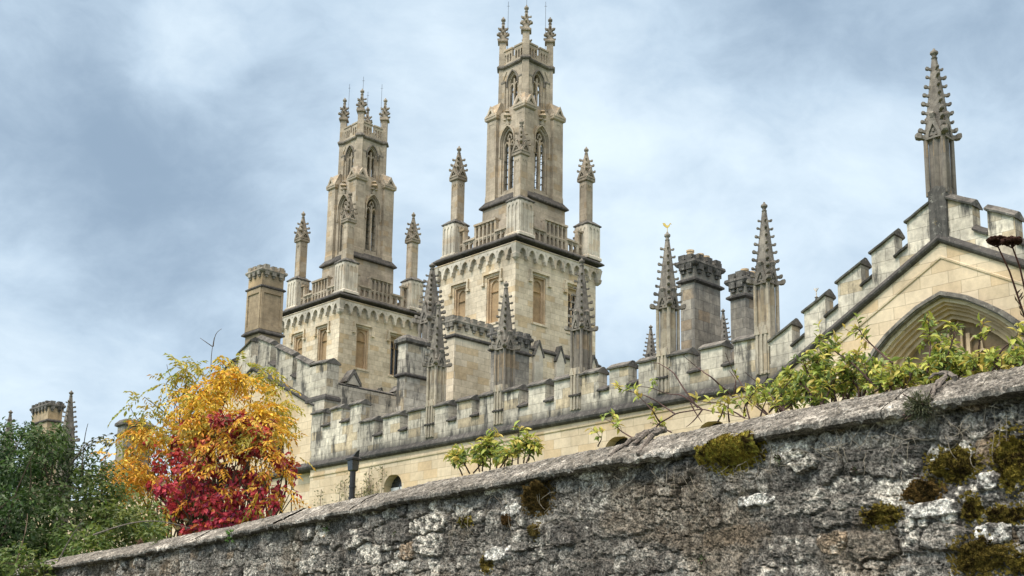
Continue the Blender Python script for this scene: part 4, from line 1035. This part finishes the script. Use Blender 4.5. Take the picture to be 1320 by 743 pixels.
def inside(x, y, poly):
    c = False
    for (x0, y0), (x1, y1) in zip(poly, poly[1:]+poly[:1]):
        if (y0 > y) != (y1 > y) and x < (x1-x0)*(y-y0)/(y1-y0)+x0: c = not c
    return c
def scatter(poly, n, D0, dD, r0, r1, rr):
    xs = [p[0] for p in poly]; yy_ = [p[1] for p in poly]; out = []
    while len(out) < n:
        x, y = rr.uniform(min(xs), max(xs)), rr.uniform(min(yy_), max(yy_))
        if inside(x, y, poly): out.append((x, y, D0+rr.uniform(-dD, dD), rr.uniform(r0, r1)))
    return out
# --- dark green bush at the left
r_ = np.random.RandomState(3)
def clumps_px(lst, dep):
    out = []
    for x, y, D, r in lst: c = at_depth(x, y, D); s = r*D/f_px; out.append((c, (s, s*1.0, s*.9)))
    return out
bush = thing('dark_bush', (9.0, 22.5, 0), 'dense dark green bush filling the lower left corner behind the wall end', 'bush')
BC = clumps_px([(20, 600, 22.5, 52), (70, 608, 23, 48), (10, 660, 21.5, 60), (75, 670, 21, 60), (130, 640, 22, 46), (118, 605, 22.6, 30), (40, 725, 20.5, 60), (110, 712, 19.5, 42), (150, 680, 20.5, 40), (185, 668, 21, 32), (200, 690, 19.5, 22), (-30, 600, 22, 50), (-40, 690, 21, 70), (20, 780, 20.5, 70), (-20, 850, 20.5, 80), (-90, 700, 21, 80), (45, 568, 22.8, 18), (8, 560, 22.6, 22)], 0)
BP = [(-60, 590), (0, 548), (30, 540), (52, 552), (75, 556), (98, 570), (118, 580), (135, 606), (160, 630), (190, 652), (222, 672), (215, 692), (170, 698), (120, 715), (60, 745), (-60, 800)]
BC = BC[:]+clumps_px(scatter(BP, 90, 21.2, 1.5, 9, 22, r_)+[(20, 728, 17.3, 34), (50, 738, 17.2, 20), (-20, 735, 17.4, 40), (62, 722, 17.4, 12)], 0)
P, d, ci = sample_clusters(BC, 34000, r_, .25)
keep = (P[:, 0] > xdrip(P[:, 1])+.12*r_.rand(len(P))) | (P[:, 1] > 16.6); P, d, ci = P[keep], d[keep], ci[keep]
n = len(P); cn = fbm(P[:, 0]*2.2+P[:, 1], P[:, 1]*2.2, P[:, 2]*2.2, 3, 5)
ctone = r_.rand(len(BC))[ci]
k = np.clip(.15+1.3*(cn-.5)+.45*ctone+r_.normal(0, .2, n), 0, 1)[:, None]; C = np.array([.016, .040, .013])*(1-k)+np.array([.085, .170, .036])*k
gry = r_.rand(n) < .10; C[gry] = np.array([.13, .18, .10])*r_.uniform(.7, 1.2, (gry.sum(), 1))
xw = (P @ LAT); olive = (sstep(xw, -8.2, -6.0)*r_.rand(n))[:, None]; C = C*(1-.75*olive)+np.array([.19, .21, .03])*.75*olive
Dr = d*.5+np.stack([r_.normal(0, .6, n), r_.normal(0, .6, n), r_.normal(-.35, .4, n)], 1)
Lf = r_.uniform(.06, .12, n)
V, F, CC = leaves(P, Dr, np.stack([r_.normal(-.4, .4, n), r_.normal(-.2, .4, n), np.ones(n)], 1), Lf, Lf*r_.uniform(.4, .6, n), C, LEAF1)
fast_mesh('foliage', V, F, 'leaf', CC, bush, False)
mb = MB()
for c, s in BC[::5]: limb(mb, (9.9+r_.normal()*.4, 22.6+r_.normal()*.6, 0), c, .04, .008, r_)
for _ in range(14):
    c, s = BC[r_.randint(len(BC))]; limb(mb, c, c+norm(r_.normal(size=3)+np.array([-.3, -.2, .8]))*r_.uniform(.7, 1.25), .012, .004, r_, .3)
mb.build('stem', 'bark', bush)
def spray(name, parent, x0, y0, x1, y1, D, n, rr, size, cA, cB, sag=.35):
    """one long arching twig with small leaves along it"""
    mb = MB(); a, b = at_depth(x0, y0, D), at_depth(x1, y1, D); pts = np.array(limb(mb, a, b, .012, .004, rr, sag, 10)); mb.build(name, 'ivywood', parent)
    i = rr.randint(2, 11, n); Pp = pts[i]+rr.normal(0, .03, (n, 3)); kk = rr.rand(n, 1)
    return leaves(Pp, rr.normal(size=(n, 3))+np.array([0, 0, -.5]), rr.normal(size=(n, 3))+np.array([-.5, -.5, 1]), np.full(n, size)*rr.uniform(.7, 1.2, n), np.full(n, size*.45), np.array(cA)*(1-kk)+np.array(cB)*kk, LEAF1)
acc = [spray('arching_twig', bush, x0, y0, x1, y1, D, n_, r_, .10, (.05, .08, .03), (.10, .10, .06), s) for x0, y0, x1, y1, D, n_, s in ((90, 600, 142, 572, 22, 34, .55), (80, 640, 145, 560, 22.5, 30, .4), (70, 733, 108, 668, 17.6, 4, .25), (120, 690, 245, 681, 17.2, 6, .35), (20, 580, 36, 548, 22, 20, .2), (60, 590, 52, 552, 22, 14, .2))]
off = 0; Vs, Fs, Cs = [], [], []
for a, b, c in acc: Vs.append(a); Fs.append(b+off); Cs.append(c); off += len(a)
fast_mesh('twig_leaves', np.vstack(Vs), np.vstack(Fs), 'leaf', np.vstack(Cs), bush, False)

# --- yellow tree with feathery leaves
r_ = np.random.RandomState(8)
yt = thing('yellow_tree', (14.6, 24.6, 0), 'autumn tree with feathery golden yellow leaves in front of the gabled wing', 'tree')
YP = [(142, 612), (148, 585), (168, 572), (176, 545), (205, 550), (222, 528), (238, 498), (262, 488), (290, 478), (318, 484), (346, 492), (362, 502), (364, 525), (356, 552), (346, 574), (318, 556), (280, 560), (250, 588), (236, 615), (222, 650), (205, 672), (170, 660), (146, 632)]
YC = clumps_px(scatter(YP, 74, 25.0, 1.2, 9, 18, r_)+[(362, 632, 23.0, 10), (350, 600, 22.9, 12), (365, 585, 23, 12), (330, 560, 23.2, 16), (300, 545, 23.3, 14), (320, 615, 22.8, 9), (340, 575, 23, 14), (374, 640, 23, 6), (255, 600, 23, 8), (280, 570, 23.2, 10), (382, 588, 24.2, 4), (215, 655, 23, 10), (285, 600, 22.9, 8), (312, 590, 22.9, 9), (335, 630, 22.7, 7), (300, 625, 22.7, 7), (268, 625, 22.8, 8), (345, 555, 23.0, 10), (320, 540, 23.1, 11), (290, 558, 23, 9), (260, 575, 23, 9), (355, 615, 22.8, 7), (366, 605, 22.8, 6), (248, 640, 22.8, 7), (325, 655, 22.6, 5), (305, 575, 22.9, 8), (360, 555, 23.4, 14)], 0)
P, d, ci = sample_clusters(YC, 1020, r_, .1)
tops = clumps_px([(285, 464, 25.3, 10), (232, 474, 25.2, 12), (250, 470, 25.3, 8), (214, 494, 25, 9), (192, 532, 25, 10), (172, 552, 25.1, 8), (312, 470, 25.3, 9), (343, 480, 25.2, 9), (360, 488, 25.2, 8), (226, 508, 25.1, 10), (170, 520, 25, 6), (206, 520, 25, 7), (242, 486, 25.2, 9), (270, 474, 25.2, 8), (330, 482, 25.2, 9), (186, 512, 25, 6), (370, 502, 25, 6), (152, 570, 25, 6)], 0)
P2, d2_, _ = sample_clusters(tops, 135, r_, .1); P = np.vstack([P, P2]); d = np.vstack([d, d2_]); nC = len(P)
zz = P[:, 2]; green = np.clip(sstep(zz, 7.5, 8.3)*.6+r_.normal(0, .2, nC), 0, 1); green[-135:] = r_.uniform(.4, 1, 135); green[:1020][ci % 7 == 0] = .65
Dm = norm(np.stack([d[:, 0]*.8, d[:, 1]*.8, d[:, 2]*.3-.25], 1)+r_.normal(0, .35, (nC, 3)))
nl = 11; tt = np.linspace(.12, 1., nl)
LL = r_.uniform(.26, .44, nC)
PP, DD, NN, Lq, Cq = [], [], [], [], []
side = norm(np.cross(Dm, np.array([0, 0, 1.])+r_.normal(0, .25, (nC, 3))))
for j in range(nl):
    t = tt[j]; s = (1 if j % 2 else -1) if j < nl-1 else 0
    p = P+Dm*(LL*t)[:, None]+np.array([0, 0, -1])*(LL*.35*t*t)[:, None]
    PP.append(p); DD.append(Dm*.55+side*s*.9+np.array([0, 0, -.45])+r_.normal(0, .15, (nC, 3))); NN.append(np.array([0, 0, 1.])+r_.normal(0, .4, (nC, 3)))
    Lq.append(r_.uniform(.085, .14, nC))
    k = np.clip(green+r_.normal(0, .1, nC), 0, 1)[:, None]; rl = (sstep(6.9-zz, 0, 1.2)*r_.rand(nC)*.6)[:, None]
    yel = np.array([.74, .48, .045])*r_.uniform(.75, 1.2, (nC, 1)); org = r_.rand(nC) < .22; yel[org] *= np.array([.92, .62, .8]); lem = r_.rand(nC) < .25; yel[lem] *= np.array([1.02, 1.2, 2.2])
    yel = yel*(1-rl)+np.array([.55, .16, .04])*rl; Cq.append(yel*(1-k)+np.array([.26, .32, .07])*k)
PP, DD, NN, Lq, Cq = np.vstack(PP), np.vstack(DD), np.vstack(NN), np.concatenate(Lq), np.vstack(Cq)
V, F, CC = leaves(PP, DD, NN, Lq, Lq*.40, Cq, LEAF1); fast_mesh('foliage', V, F, 'leaf', CC, yt, False)
mb = MB(); fork = np.array([14.6, 24.6, 3.4]); mb.tube([(14.5, 24.7, 0), (14.62, 24.55, 1.8), tuple(fork)], [.15, .13, .11], 9); mb.build('trunk', 'bark', yt)
mb = MB()
for c, s in YC[::2]+tops[::3]:
    pts = limb(mb, fork+r_.normal(0, .1, 3), np.array(c), .034, .006, r_, .05)
for x0, y0, x1, y1 in ((272, 480, 276, 436), (274, 447, 258, 436), (275, 447, 286, 424), (230, 500, 215, 470), (180, 545, 165, 520)): limb(mb, at_depth(x0, y0, 25.3), at_depth(x1, y1, 25.3), .010, .004, r_, .02)
mb.build('branches', 'bark', yt)

# --- red shrub in front of it
rs = thing('red_shrub', (13.2, 23.2, 0), 'crimson leaved autumn shrub growing through the yellow tree above the wall', 'shrub')
r_ = np.random.RandomState(12)
RP = [(205, 632), (222, 595), (248, 562), (285, 538), (322, 536), (352, 556), (374, 600), (376, 634), (352, 664), (292, 684), (246, 694), (224, 668)]
RC = clumps_px(scatter(RP, 64, 23.8, .9, 8, 16, r_)+[(285, 672, 23, 16), (330, 655, 23, 16), (310, 668, 23, 15), (262, 680, 23, 12), (240, 684, 23, 8), (350, 650, 23, 12), (300, 640, 23.2, 20), (268, 650, 23.2, 18), (240, 548, 24.4, 7), (258, 538, 24.4, 7), (300, 538, 24.3, 9), (376, 612, 23.9, 6), (382, 634, 23.8, 5), (222, 572, 24.4, 7), (206, 600, 24.3, 8), (192, 572, 24.4, 5), (228, 560, 24.4, 6), (206, 586, 24.4, 6), (380, 622, 23.8, 5), (345, 545, 24.2, 8), (330, 540, 24.2, 7), (196, 625, 24, 6)], 0)
n = 5400; P, d, ci = sample_clusters(RC, n, r_, .1); ct = r_.rand(len(RC))[ci]
low = sstep(5.7-P[:, 2], 0, 1.)[:, None]; k = np.clip(ct[:, None]*.8+.2+r_.normal(0, .25, (n, 1)), 0, 1)
C = (np.array([.17, .014, .020])*(1-k)+np.array([.46, .045, .036])*k)*(1-low)+(np.array([.34, .022, .058])*(1-k)+np.array([.72, .10, .12])*k)*low
pur = r_.rand(n) < .22; C[pur] *= np.array([.55, .6, 1.1]); og = r_.rand(n) < .20; C[og] = np.array([.55, .17, .05])*r_.uniform(.6, 1.2, (og.sum(), 1))
gr = r_.rand(n) < .08; C[gr] = np.array([.17, .14, .05])
Dr = d*.5+r_.normal(0, .5, (n, 3))+np.array([-.1, -.1, -.55]); Lf = r_.uniform(.08, .14, n)
V, F, CC = leaves(P, Dr, np.array([-.5, -.5, .8])+r_.normal(0, .45, (n, 3)), Lf, Lf*r_.uniform(.55, .8, n), C, LEAF1); fast_mesh('foliage', V, F, 'leaf', CC, rs, False)
mb = MB()
for c, s in RC: limb(mb, (13.2+r_.normal()*.3, 23.2+r_.normal()*.3, 0), c, .04, .008, r_, .05)
mb.build('stem', 'bark', rs)

# --- leafy shrubs on top of the wall
def wall_shrub(name, label, stems, seed, lsz, ncl, cols, behind=.55, cat='shrub', rtw=.006):
    """stems: polylines of pixels with a depth offset; leaves sit in whorls along the upper part of each stem"""
    rr = np.random.RandomState(seed); first = stems[0][0]
    def pt(x, y, dd):
        X = 6.6
        for _ in range(10): p = on_x(x, y, X); X = float(xdrip(p[1]))+behind+dd
        return p
    root = thing(name, (0, 0, 0), label, cat)
    p0 = pt(stems[0][0][0][0], stems[0][0][0][1], stems[0][1]); root.location = (p0[0], p0[1], 0)
    mb = MB(); PP, DD, NN, LLq, Cq = [], [], [], [], []
    for line, dd, dens, lo in stems:
        pts = [pt(x, y, dd+.05*rr.normal()) for x, y in line]
        # smooth
        fine_ = []
        for a, b in zip(pts[:-1], pts[1:]):
            m = max(2, int(np.linalg.norm(b-a)/.03))
            for i in range(m): fine_.append(a+(b-a)*i/m+rr.normal(0, .003, 3))
        fine_.append(pts[-1]); fine_ = np.array(fine_); nn = len(fine_)
        for _ in range(2): fine_[1:-1] = (fine_[:-2]+2*fine_[1:-1]+fine_[2:])/4
        mb.tube([tuple(p) for p in fine_], [rtw*(1.15-.8*i/max(1, nn-1)) for i in range(nn)], 5)
        m = int(ncl*dens*nn*.03/.5)
        for _ in range(m):
            t = lo+(1-lo)*rr.rand()**.8; i = min(nn-2, int(t*(nn-1))); base = fine_[i]; tang = norm(fine_[i+1]-fine_[i])
            tipn = norm(np.array([rr.normal(0, .5), rr.normal(0, .5), .45])+tang*.5); ln = rr.uniform(.02, .12)
            tip = base+tipn*ln; mb.tube([tuple(base), tuple(base+tipn*ln*.5+rr.normal(0, .004, 3)), tuple(tip)], [rtw*.35, rtw*.3, rtw*.2], 4)
            kk = rr.randint(4, 8); hue = rr.rand()
            for q in range(kk):
                a = rr.rand()*2*PI; side_ = norm(np.cross(tipn, rr.normal(size=3)))
                PP.append(base+tipn*ln*rr.uniform(.4, 1.)); DD.append(tipn*.5+side_*.9+np.array([0, 0, rr.normal(.0, .35)])); NN.append(np.array([-.25, -.2, 1.])+rr.normal(0, .35, 3))
                LLq.append(lsz*rr.uniform(.55, 1.15)); h2 = np.clip(hue+rr.normal(0, .22), 0, .999)*(len(cols)-1); i0 = int(h2); f_ = h2-i0
                Cq.append((np.array(cols[i0])*(1-f_)+np.array(cols[min(i0+1, len(cols)-1)])*f_)*rr.uniform(.8, 1.2))
    mb.build('stem', 'twig', root)
    if PP:
        LLq = np.array(LLq); V, F, CC = leaves(np.array(PP), np.array(DD), np.array(NN), LLq, LLq*rr.uniform(.34, .5, len(LLq)), np.array(Cq), LEAF2)
        fast_mesh('foliage', V, F, 'leaf', CC, root, True)
    return root
GREEN = [(.11, .16, .05), (.20, .28, .06), (.32, .38, .07), (.42, .44, .08), (.50, .40, .10), (.30, .17, .07)]
rr = np.random.RandomState(77); ST_ = []
top_env = [(1000, 500), (1020, 470), (1045, 462), (1070, 440), (1090, 432), (1100, 455), (1130, 455), (1150, 474), (1180, 456), (1200, 436), (1222, 430), (1240, 448), (1265, 436), (1290, 448), (1320, 450)]
ex = [a for a, b in top_env]; ey = [b for a, b in top_env]
for i in range(64):
    x = rr.uniform(975, 1345); xb = x+rr.uniform(-20, 20); yb = 532-(x-960)*.17+8
    yt_ = np.interp(x, ex, ey)+8+abs(rr.normal(0, 1))*22
    if yt_ > yb-12: yt_ = yb-14
    ST_.append(([(xb, yb), ((x+xb)/2+rr.uniform(-14, 14), (yb+yt_)/2), (x+rr.uniform(-22, 22), yt_)], rr.uniform(-.1, .5), 1., .0))
for l in ([(1130, 500), (1095, 465), (1072, 450), (1050, 430)], [(1060, 510), (1040, 480), (1032, 455)], [(1150, 470), (1120, 440), (1103, 422)], [(1280, 480), (1290, 450), (1330, 425)], [(1196, 480), (1200, 440), (1197, 412)], [(1215, 480), (1228, 440), (1235, 414)], [(1262, 480), (1262, 440), (1268, 412)]): ST_.append((l, .05, .35, .5))
wall_shrub('wall_shrub', 'big lime green shrub leaning over the right end of the wall before the gabled hall', ST_, 21, .054, 30, GREEN[:5])
ST_ = []
for x0, x1, yt_ in ((596, 584, 592), (606, 590, 588), (618, 612, 580), (622, 624, 572), (632, 632, 566), (640, 642, 574), (650, 655, 582), (660, 664, 572), (668, 668, 558), (675, 680, 566), (678, 690, 578), (645, 668, 576), (610, 640, 585)):
    ST_.append(([(x0, 612-(x0-600)*.2), ((x0+x1)/2, (yt_+606-(x0-600)*.2)/2), (x1, yt_)], rr.uniform(0, .2), 1., .2))
wall_shrub('wall_shrub', 'small yellowish green sapling clump on the middle of the wall top', ST_, 22, .068, 30, GREEN[:5], .5)
ST_ = [([(836, 566), (850, 545), (875, 532), (905, 528), (935, 534), (965, 540)], .0, .08, .1), ([(905, 528), (880, 510), (860, 508), (840, 500), (822, 498)], .05, .15, .3),
       ([(900, 527), (880, 500), (868, 480), (850, 468), (838, 468)], .05, .05, .6), ([(945, 512), (915, 485), (900, 475), (880, 458)], .1, .05, .4), ([(990, 535), (965, 510), (945, 480), (935, 455)], .1, .1, .3), ([(945, 512), (950, 490), (940, 478)], .1, .1, .5),
       ([(870, 533), (850, 520), (838, 512), (815, 505), (790, 500)], .05, .25, .4), ([(960, 540), (930, 520), (905, 518), (885, 512)], .1, .15, .4), ([(905, 528), (893, 545), (884, 551)], .0, .0, .5), ([(890, 520), (905, 545)], .0, .0, .5),
       ([(820, 568), (800, 556), (790, 545), (778, 540)], .05, .5, .3), ([(865, 558), (850, 548), (838, 545)], .0, .9, .3), ([(850, 545), (842, 530), (832, 520), (824, 512)], .05, .5, .4), ([(770, 576), (775, 566), (772, 562)], .05, .5, .4),
       ([(940, 545), (938, 525), (940, 508)], .05, .8, .3), ([(925, 545), (932, 530), (936, 515)], .05, .7, .3), ([(965, 540), (962, 520), (970, 508)], .05, .9, .3), ([(980, 536), (985, 520), (990, 512)], .05, .9, .3), ([(988, 535), (972, 522), (960, 512)], .05, .7, .3),
       ([(1010, 530), (985, 500), (960, 480)], .1, .05, .3), ([(1000, 530), (1010, 500), (1030, 480)], .1, .1, .3)]
wall_shrub('bare_climber', 'nearly bare branching climber with few yellow leaves sprawling over the wall top', ST_, 23, .058, 12, GREEN[1:5], .45, 'climber', .0055)
# thin climber on the range wall by the lamp post
rr = np.random.RandomState(31); cl_ = thing('wall_climber', (29.7, 41.5, 0), 'sparse dusty green climber on the range wall behind the lamp post', 'climber')
mb = MB(); PP = []
for i in range(18):
    u = rr.uniform(38.3, 43.2); zt = rr.uniform(8.2, 9.7); pts = [(29.93, u+rr.normal()*.15, 4), (29.92, u+rr.normal()*.15, 6.5), (29.92, u+rr.normal()*.2, 7.8), (29.9, u, zt)]
    mb.tube(pts, .012, 4)
    for _ in range(52): t = rr.rand()**.6; PP.append((29.9-rr.rand()*.18, u+rr.normal()*.2, 6.6+(zt-6.6)*t))
mb.build('stem', 'twig', cl_)
PP = np.array(PP); n = len(PP); k = rr.rand(n, 1); Lf = rr.uniform(.08, .16, n)
V, F, CC = leaves(PP, rr.normal(size=(n, 3))+np.array([-.3, 0, -.2]), rr.normal(size=(n, 3))+np.array([-1, 0, .4]), Lf, Lf*.5, np.array([.17, .18, .10])*(1-k)+np.array([.26, .24, .12])*k, LEAF1); fast_mesh('foliage', V, F, 'leaf', CC, cl_, False)

# dead flower heads on tall stalks
for lab, x, y, xb, yb in (('flat dark dried flower head, left of the pair on tall stalks', 1285, 311, 1322, 412), ('flat dark dried flower head, right of the pair on tall stalks', 1304, 312, 1326, 395)):
    rr = np.random.RandomState(int(x)); X = 6.35 if x < 1300 else 6.3
    t = on_x(x, y, X); b = on_x(xb, yb, X+.03); root = thing('dead_flower', (float(b[0]), float(b[1]), 0), lab, 'flower', 'dried flower heads')
    mb = MB(); foot = np.array([b[0]+.05, b[1]-.1, 1.2]); mb.tube([tuple(foot), tuple(b), tuple(b*.4+t*.6+np.array([0, -.008, 0])), tuple(t-np.array([0, 0, .02]))], [.008, .006, .005, .004], 6)
    for _ in range(9): e_ = t+LAT*rr.uniform(-.05, .05)+DEP*rr.uniform(-.05, .05); mb.tube([tuple(t-np.array([0, 0, .035])), tuple(e_)], .002, 4)
    mb.build('stalk', 'seed', root)
    mb = MB()
    for _ in range(260):
        a, rad = rr.rand()*2*PI, math.sqrt(rr.rand())*.050; p = t+LAT*rad*math.cos(a)+DEP*rad*math.sin(a)+np.array([0, 0, .012-rad*rad*4+rr.uniform(-.008, .01)]); s = rr.uniform(.004, .009)
        mb.sq(p[0], p[1], [(p[2]-s, s*.4), (p[2], s), (p[2]+s*.8, s*.5)], rr.rand()*PI)
    mb.build('flower_head', 'seed', root)
    if x < 1300:
        PP = np.array([b*(1-q)+t*q+rr.normal(0, .004, 3) for q in (.05, .1, .2, .24, .27, .30, .02, .14)]); n = len(PP)
        V, F, CC = leaves(PP, np.array([[-LAT[0]*.5*s, -LAT[1]*.5*s, .8] for s in (1, 1, 1, -1, -1, -1, 1, 1)]), rr.normal(size=(n, 3)), np.full(n, .05), np.full(n, .012), np.tile(np.array([[.07, .05, .03]]), (n, 1)), LEAF1); fast_mesh('leaf', V, F, 'leaf', CC, root, False)

# small plants rooted in the wall
def tuft(px_, py_, r, label, cols, n, seed, name='wall_plant', blade=.35, up=.2, thin=.3):
    rr = np.random.RandomState(seed); c = wall_pt(px_, py_); D = float((c-CAM) @ FW); R = r/f_px*D; c = c+np.array([-.02, 0, 0])
    root = thing(name, (float(c[0]), float(c[1]), float(c[2])), label, 'plant')
    d = norm(np.stack([-np.abs(rr.normal(.5, .4, n)), rr.normal(0, .7, n), rr.normal(up, .6, n)], 1)); P = c+d*R*rr.uniform(0, .6, (n, 1)); k = rr.rand(n, 1)
    Lf = R*rr.uniform(.35, .7, n)*blade*2
    V, F, CC = leaves(P, d+rr.normal(0, .3, (n, 3)), rr.normal(size=(n, 3))+np.array([-.6, 0, .8]), Lf, Lf*thin, np.array(cols[0])*(1-k)+np.array(cols[1])*k, LEAF2); fast_mesh('foliage', V, F, 'leaf', CC, root, True)
    mb = MB()
    for i in range(6): e_ = c+norm(d[i])*R*.8; mb.tube([tuple(c+np.array([.03, 0, 0])), tuple(e_)], .003, 4)
    mb.build('stem', 'twig', root)
tuft(302, 692, 13, 'small bright green plant growing under the left coping', [(.06, .16, .03), (.16, .32, .06)], 110, 1)
tuft(424, 683, 9, 'little green plant in the wall face left of centre', [(.07, .15, .03), (.15, .28, .06)], 34, 2)
tuft(512, 690, 7, 'tiny green sprig among stones at mid wall', [(.05, .10, .03), (.12, .2, .05)], 24, 3)
tuft(1190, 524, 34, 'dark straggly weed hanging from the coping on the right', [(.030, .042, .020), (.12, .13, .065)], 900, 4, blade=.13, up=-.1, thin=.32)
tuft(1006, 594, 11, 'small green fern under the big golden moss cushion', [(.09, .13, .05), (.2, .26, .1)], 40, 5, thin=.22)
tuft(184, 700, 8, 'dried reddish brown plant on the left coping', [(.10, .04, .025), (.2, .10, .06)], 40, 6, 'dried_plant')
tuft(196, 714, 6, 'dried reddish brown plant just under the left coping edge', [(.10, .05, .03), (.2, .10, .06)], 26, 7, 'dried_plant')
tuft(1184, 615, 5, 'single light green seedling by the brown moss tuft', [(.2, .4, .08), (.25, .45, .1)], 8, 8)
tuft(908, 722, 9, 'dim green plant at the bottom edge below the big moss cushion', [(.05, .09, .03), (.10, .16, .05)], 30, 9)
tuft(1105, 607, 8, 'dark green sprig in the wall below the coping on the right', [(.03, .05, .02), (.07, .1, .04)], 24, 10)
tuft(204, 700, 12, 'mossy green trailing plant on the leftmost coping stones', [(.10, .15, .05), (.2, .24, .09)], 70, 11, blade=.2)

# old woody stems lying over the coping
def lying(label, lines, rad, seed):
    rr = np.random.RandomState(seed); p0 = wall_pt(*lines[0][0]); root = thing('woody_stem', (float(p0[0]), float(p0[1]), 2.9), label, 'stem'); mb = MB()
    for ln in lines:
        pts = []
        for x, y in ln: p = wall_pt(x, y); p = p+np.array([-.022, 0, .022]); pts.append(p)
        ff = []
        for a, b in zip(pts[:-1], pts[1:]):
            for i in range(5): ff.append(a+(b-a)*i/5+rr.normal(0, .004, 3))
        ff.append(pts[-1]); m = len(ff); mb.tube([tuple(p) for p in ff], [rad*(1.1-.65*i/m) for i in range(m)], 6)
    mb.build('stem', 'ivywood', root)
lying('dead grey ivy stems lying across the coping below the bare climber', [[(860, 558), (845, 560), (832, 563), (815, 574), (800, 584), (788, 593)], [(858, 559), (843, 566), (832, 580), (825, 592), (822, 606)], [(838, 562), (826, 572), (820, 577)]], .020, 1)
lying('broken grey branch stub draped over the coping by the dark weed', [[(1234, 492), (1224, 489), (1216, 500), (1208, 512), (1203, 520)], [(1226, 488), (1212, 487), (1200, 494)], [(1222, 492), (1208, 505), (1204, 515)]], .013, 2)

# dry grass stems and rootlets caught on the wall face
rr = np.random.RandomState(91); mb = MB()
for _ in range(150):
    x = rr.uniform(560, 1310); yt_ = np.interp(x, [560, 800, 1000, 1320], [650, 606, 566, 512])+abs(rr.normal(0, 26)); c = wall_pt(x, yt_)+np.array([-.02, 0, 0]); L = rr.uniform(.05, .22); a = rr.uniform(-PI, 0) if rr.rand() < .8 else rr.uniform(0, PI)
    pts = []; p = c.copy()
    for i in range(7):
        pts.append((min(p[0], wall_x(p[1], min(p[2], 2.98))-.006)-.012*math.sin(i/6*PI), p[1], p[2])); a += rr.normal(0, .28); p = p+np.array([0, math.cos(a), math.sin(a)])*L/6
    mb.tube(pts, .0016, 3)
tag(mb.build('dry_grass', plain('dry_stem', (.23, .20, .15), .9, 0, .2, .4, 60)), 'thin dry grass stems and rootlets clinging to the rubble wall', 'dry grass', kind='stuff')
